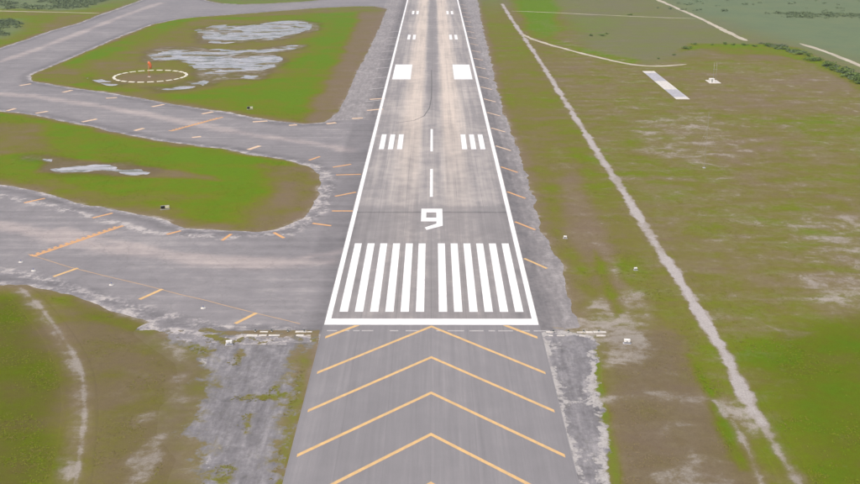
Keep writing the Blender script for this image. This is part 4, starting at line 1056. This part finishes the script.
def mesh_lamp():
    if not lamp_cache:
        a = tube_mesh('lamp_base', [(0, 0, 0), (0, 0, 0.06), (0, 0, 0.22)], [0.20, 0.20, 0.07], 10); a.materials.append(M['metal'])
        b = tube_mesh('lamp_lens', [(0, 0, 0.22), (0, 0, 0.26), (0, 0, 0.42), (0, 0, 0.48)], [0.10, 0.15, 0.14, 0.05], 10); b.materials.append(M['lens'])
        lamp_cache.extend([('lamp_base', a), ('lamp_lens', b)])
    return lamp_cache
def link_shared(name, me, parent):
    o = bpy.data.objects.new(name, me); C.objects.link(o); o.parent = parent; return o
light_strip(SPOT['ledL0'][0], SPOT['ledL1'][0], -4.6, 'broken white concrete strip left of the threshold', 'small threshold light on the concrete strip left of the runway', 'threshold lights on the left strip')
light_strip(SPOT['ledR0'][0], SPOT['ledR1'][0], -4.6, 'broken white concrete strip right of the threshold', 'small threshold light on the concrete strip right of the runway', 'threshold lights on the right strip')

# taxiway lights on white footings
ft = tube_mesh('footing', [(0, 0, -0.03), (0, 0, 0.05)], [0.62, 0.60], 14); ft.materials.append(M['concrete_white'])
st = tube_mesh('stem', [(0, 0, 0.05), (0, 0, 0.36)], [0.05, 0.04], 8); st.materials.append(M['metal'])
gl = tube_mesh('lamp_lens', [(0, 0, 0.36), (0, 0, 0.40), (0, 0, 0.52), (0, 0, 0.56)], [0.07, 0.10, 0.09, 0.03], 10); gl.materials.append(M['blue'])
for (x, y) in DOTS:
    t = tag(empty('taxiway_light', (x, y, 0.0)), 'taxiway edge light on a round white footing by the lower taxiway edge', 'light', 'taxiway lights along the lower edge')
    for nm, me in (('footing', ft), ('stem', st), ('lamp_lens', gl)): link_shared(nm, me, t)

# ------------------------------------------------------------------ concrete strip in the right field, antenna and the streak mast
p0, p1 = SPOT['pad0'], SPOT['pad1']
st_ = tag(empty('concrete_pad', (113.4, p1[1], 0)), 'long pale concrete pad lying in the brown field right of the runway', 'concrete pad')
secs = [(0, 5, 'concrete_white'), (5, 24, 'concrete_grey'), (24, 47, 'concrete_white'), (47, 71, 'concrete_grey'), (71, 77, 'concrete_white')]
for a, b, m in secs:
    link('slab', box_mesh('slab', (0, (a + b) / 2, 0.06), (6.2, b - a - 0.12, 0.26), 0.03), M[m], st_)
ax_, ay_ = SPOT['antenna']
an = tag(empty('antenna_station', (ax_, ay_, 0)), 'white slab with a small hut and twin aerials in the brown field', 'antenna station')
link('slab', box_mesh('slab', (0, 0, 0.1), (5.6, 8.5, 0.3), 0.05), M['concrete_white'], an)
hut = link('hut', box_mesh('hut', (-1.2, -1.5, 1.1), (2.4, 2.0, 1.8), 0.05), M['whitebox'], an)
link('door', box_mesh('door', (-1.2, -2.52, 0.98), (0.8, 0.05, 1.5)), M['metal'], hut)
for x in (0.2, 1.4):
    a = link('aerial', tube_mesh('aerial', [(x, 1.0, 0.2), (x, 1.0, 5), (x, 1.0, 9.5)], [0.09, 0.07, 0.04], 8), M['metal'], an)
    for zz in (6.0, 8.0): link('crossarm', box_mesh('crossarm', (x, 1.0, zz), (0.9, 0.08, 0.08)), M['metal'], a)
mx, my = SPOT['mast']
ms = tag(empty('streak_mast', (mx, my, 0)), 'tall thin pale mast shape standing in for a faint streak in the field beyond the marl track', 'mast')  # mast shape built along a faint vertical streak, taken for a glass reflection
link('footing', box_mesh('footing', (0, 0, 0.05), (0.9, 0.9, 0.25), 0.04), M['concrete_grey'], ms)
bm = bmesh.new(); HT, S_ = 19.0, 0.19
cr = [(S_, 0), (-S_ / 2, S_ * 0.87), (-S_ / 2, -S_ * 0.87)]
def bar3(bm, a, b, r):
    a, b = Vector(a), Vector(b); d = b - a
    mtx = Matrix.Translation((a + b) / 2) @ d.to_track_quat('Z', 'Y').to_matrix().to_4x4()
    bmesh.ops.create_cone(bm, cap_ends=False, segments=5, radius1=r, radius2=r, depth=d.length, matrix=mtx)
for c in cr: bar3(bm, (*c, 0.2), (*c, HT), 0.014)
k = 0; zz = 0.3
while zz < HT - 0.7:
    for i in range(3):
        a, b = cr[i], cr[(i + 1) % 3]
        bar3(bm, (*a, zz), (*b, zz + 0.6), 0.007)
    zz += 0.6
me = bpy.data.meshes.new('lattice'); bm.to_mesh(me); bm.free()
link('lattice', me, M['mast'], ms)
for k in range(3):
    a = R(90 + 120 * k)
    link('guy_wire', tube_mesh('guy_wire', [(0.1 * math.cos(a), 0.1 * math.sin(a), 14.5), (6.5 * math.cos(a), 6.5 * math.sin(a), 0.1)], [0.012, 0.012], 4), M['metal'], ms)

# ------------------------------------------------------------------ bushes along the far side of the field
def leaf_cloud(centers, n, size, seed):
    r = np.random.default_rng(seed)
    V, F = [], []
    cs = np.array(centers)
    for i in range(n):
        c = cs[r.integers(len(cs))]
        d = r.normal(size=3); d /= np.linalg.norm(d)
        p = c[:3] + d * c[3] * r.uniform(0.45, 1.0) ** 0.5 * np.array((1, 1, 0.8))
        p[2] = max(p[2], 0.08)
        t = r.normal(size=3); t /= np.linalg.norm(t); u = np.cross(t, d); u /= np.linalg.norm(u) + 1e-6
        t = np.cross(d, u) * 0.8 + d * r.uniform(-0.5, 0.5)
        s = size * r.uniform(0.6, 1.4)
        b = len(V)
        V += [p - t * s, p + u * s * 0.5, p + t * s, p - u * s * 0.5]
        F.append((b, b + 1, b + 2, b + 3))
    return V, F
protos = []
for v in range(4):
    r = np.random.default_rng(500 + v)
    cen = [(r.normal() * 0.45, r.normal() * 0.45, r.uniform(0.35, 0.95), r.uniform(0.28, 0.55)) for _ in range(9)] + [(0, 0, 0.45, 0.6)]
    crown = mesh('crown', *leaf_cloud(cen, 420, 0.13, 600 + v)); crown.materials.append(M['leaf'])
    bm = bmesh.new()
    for c in cen[:5]: bar3(bm, (0, 0, -0.05), (c[0], c[1], c[2]), 0.03)
    stems = bpy.data.meshes.new('trunk'); bm.to_mesh(stems); bm.free(); stems.materials.append(M['bark'])
    protos.append((crown, stems))
for k, (x, y, s) in enumerate(BUSHES):
    lab, grp = ('dark green bush in the row along the edge of the far right marsh', 'bushes along the marsh edge')
    if k == 0: lab, grp = 'largest single dark bush at the corner of the brown field', None
    elif k in (25, 26, 27): lab, grp = 'small dark bush in the cluster within the far field', 'bushes in the far field'
    elif k == 28: lab, grp = 'lone small bush by the thin far road', None
    b = tag(empty('bush', (x, y, 0), random.uniform(0, 6.3)), lab, 'bush', grp)
    sc = s * random.uniform(0.9, 1.2)
    b.location.x += random.uniform(-2.5, 2.5); b.location.y += random.uniform(-5, 5)
    b.scale = (sc * random.uniform(1.0, 2.3), sc * random.uniform(0.9, 2.0), sc * random.uniform(0.6, 1.15))
    crown, stems = protos[k % 4]
    link_shared('crown', crown, b); link_shared('trunk', stems, b)

# ------------------------------------------------------------------ scrub that reads as one mass
def scatter(poly, n, seed):
    r = np.random.default_rng(seed)
    poly = np.array(poly); lo, hi = poly.min(0), poly.max(0); P = np.zeros((0, 2))
    while len(P) < n:
        q = r.uniform(lo, hi, (n * 4, 2)); q = q[sdist(q[:, 0], q[:, 1], poly) < 0]; P = np.r_[P, q]
    return P[:n]
sl_ = ['low grey green scrub beyond the pale road at upper left', 'patch of low scrub beside the taxiway at upper left', 'band of low scrub across the far marsh', 'loose low scrub scattered over the far marsh', 'low scrub along the lower edge of the far marsh']
for k, (n, s, poly) in enumerate(SCRUB):
    r = np.random.default_rng(40 + k)
    P = scatter(poly, n * 2, 50 + k)
    keep = fbm(P[:, 0], P[:, 1], 26.0, 60 + k, 3) + r.normal(size=len(P)) * 0.06
    P = P[np.argsort(-keep)[:n]]
    V, F = [], []
    for x, y in P:
        sc = s * r.uniform(0.5, 1.25)
        v, f = leaf_cloud([(r.normal() * .5, r.normal() * .5, r.uniform(.2, .6), r.uniform(.4, .7)) for _ in range(4)], 34, 0.26, int(r.integers(1e9)))
        b = len(V); V += [(x + q[0] * sc * 1.5, y + q[1] * sc * 1.5, q[2] * sc) for q in v]; F += [tuple(i + b for i in t) for t in f]
    o = link('scrub', mesh('scrub', V, F), M['scrub'])
    tag(o, sl_[k], 'scrub', None, 'stuff')

# ------------------------------------------------------------------ grass tufts on the nearer turf
def grass_material():
    n = NT('grass_blades', 0.95, 0.05)
    sm2 = n.noise(0.6, 4, 0.6)
    l = n.add(n.attr('lush'), n.ma(sm2, 0.5, -0.25), True)
    return n.color(n.mix(1.0, n.ramp(l, GRASS), (1.05, 1.05, 1.0), 'MULTIPLY'))
M['grass'] = grass_material()
NT_ = 60000
r = np.random.default_rng(99)
ty_ = -64 + (r.random(NT_ * 2) ** 1.6) * 300
hwid = 0.46 * (ty_ + 215)
tx_ = r.uniform(-1, 1, NT_ * 2) * hwid
xi = np.clip(np.searchsorted(gx, tx_), 1, nx_ - 1); yi = np.clip(np.searchsorted(gy, ty_), 1, ny_ - 1)
idx = yi * nx_ + xi
zt = z[idx]; lt = ch['lush'][idx]; bt = ch['bare'][idx]
keep = (fbm(tx_, ty_, 9.0, 830, 4) + r.normal(size=NT_ * 2) * 0.05 > 0.52) & (hollow[idx] <= 0) & (r.random(NT_ * 2) > bt * 1.35) & (sealed[idx] > 0.4) & ((s_ap[idx] > 6.5) | (weed_l[idx] > 0.7)) & (s_vg[idx] > 3)
zt = np.where(s_ap[idx] < 6.5, 0.0, zt)
for hw, line in TRACKS: keep &= ldist(tx_, ty_, line, 8) > hw + 0.8
sel = np.nonzero(keep)[0][:NT_]
n_t = len(sel)
B = 4
ang = r.uniform(0, 2 * np.pi, (n_t, B)); hgt = r.uniform(0.04, 0.10, (n_t, B)) * (0.7 + 0.6 * np.clip(lt[sel], 0, 1))[:, None]
lean = r.uniform(0.12, 0.34, (n_t, B)); wd = r.uniform(0.05, 0.12, (n_t, B))
bx_ = tx_[sel][:, None] + r.normal(size=(n_t, B)) * 0.10; by_ = ty_[sel][:, None] + r.normal(size=(n_t, B)) * 0.10
zb = np.repeat(zt[sel][:, None], B, 1) + 0.004
v0 = np.stack([bx_ - np.sin(ang) * wd, by_ + np.cos(ang) * wd, zb], -1)
v1 = np.stack([bx_ + np.sin(ang) * wd, by_ - np.cos(ang) * wd, zb], -1)
v2 = np.stack([bx_ + np.cos(ang) * lean, by_ + np.sin(ang) * lean, zb + hgt], -1)
V = np.stack([v0, v1, v2], 2).reshape(-1, 3)
tmesh = fast_mesh('grass', V, np.arange(len(V)).reshape(-1, 3))
attr(tmesh, 'lush', np.repeat(np.clip(lt[sel] + r.normal(size=n_t) * 0.10, 0, 1), B * 3))
tag(link('grass', tmesh, M['grass']), 'rough grass tufts over the turf', 'grass', None, 'stuff')

# ------------------------------------------------------------------ haze
hz = bpy.data.materials.new('haze_air'); hz.use_nodes = True
t = hz.node_tree; t.nodes.remove(t.nodes['Principled BSDF'])
pv = t.nodes.new('ShaderNodeVolumePrincipled')
pv.inputs['Color'].default_value = (0.86, 0.91, 0.97, 1)
pv.inputs['Density'].default_value = 0.00011
pv.inputs['Anisotropy'].default_value = 0.2
t.links.new(pv.outputs[0], t.nodes['Material Output'].inputs['Volume'])
ext = max(abs(gx).max(), abs(gy).max()) + 50
hb = link('haze', box_mesh('haze', (0, 0, 43.5), (2 * ext, 2 * ext, 91.0)), hz)
tag(hb, 'thin pale haze over the whole airfield', 'haze', None, 'stuff')
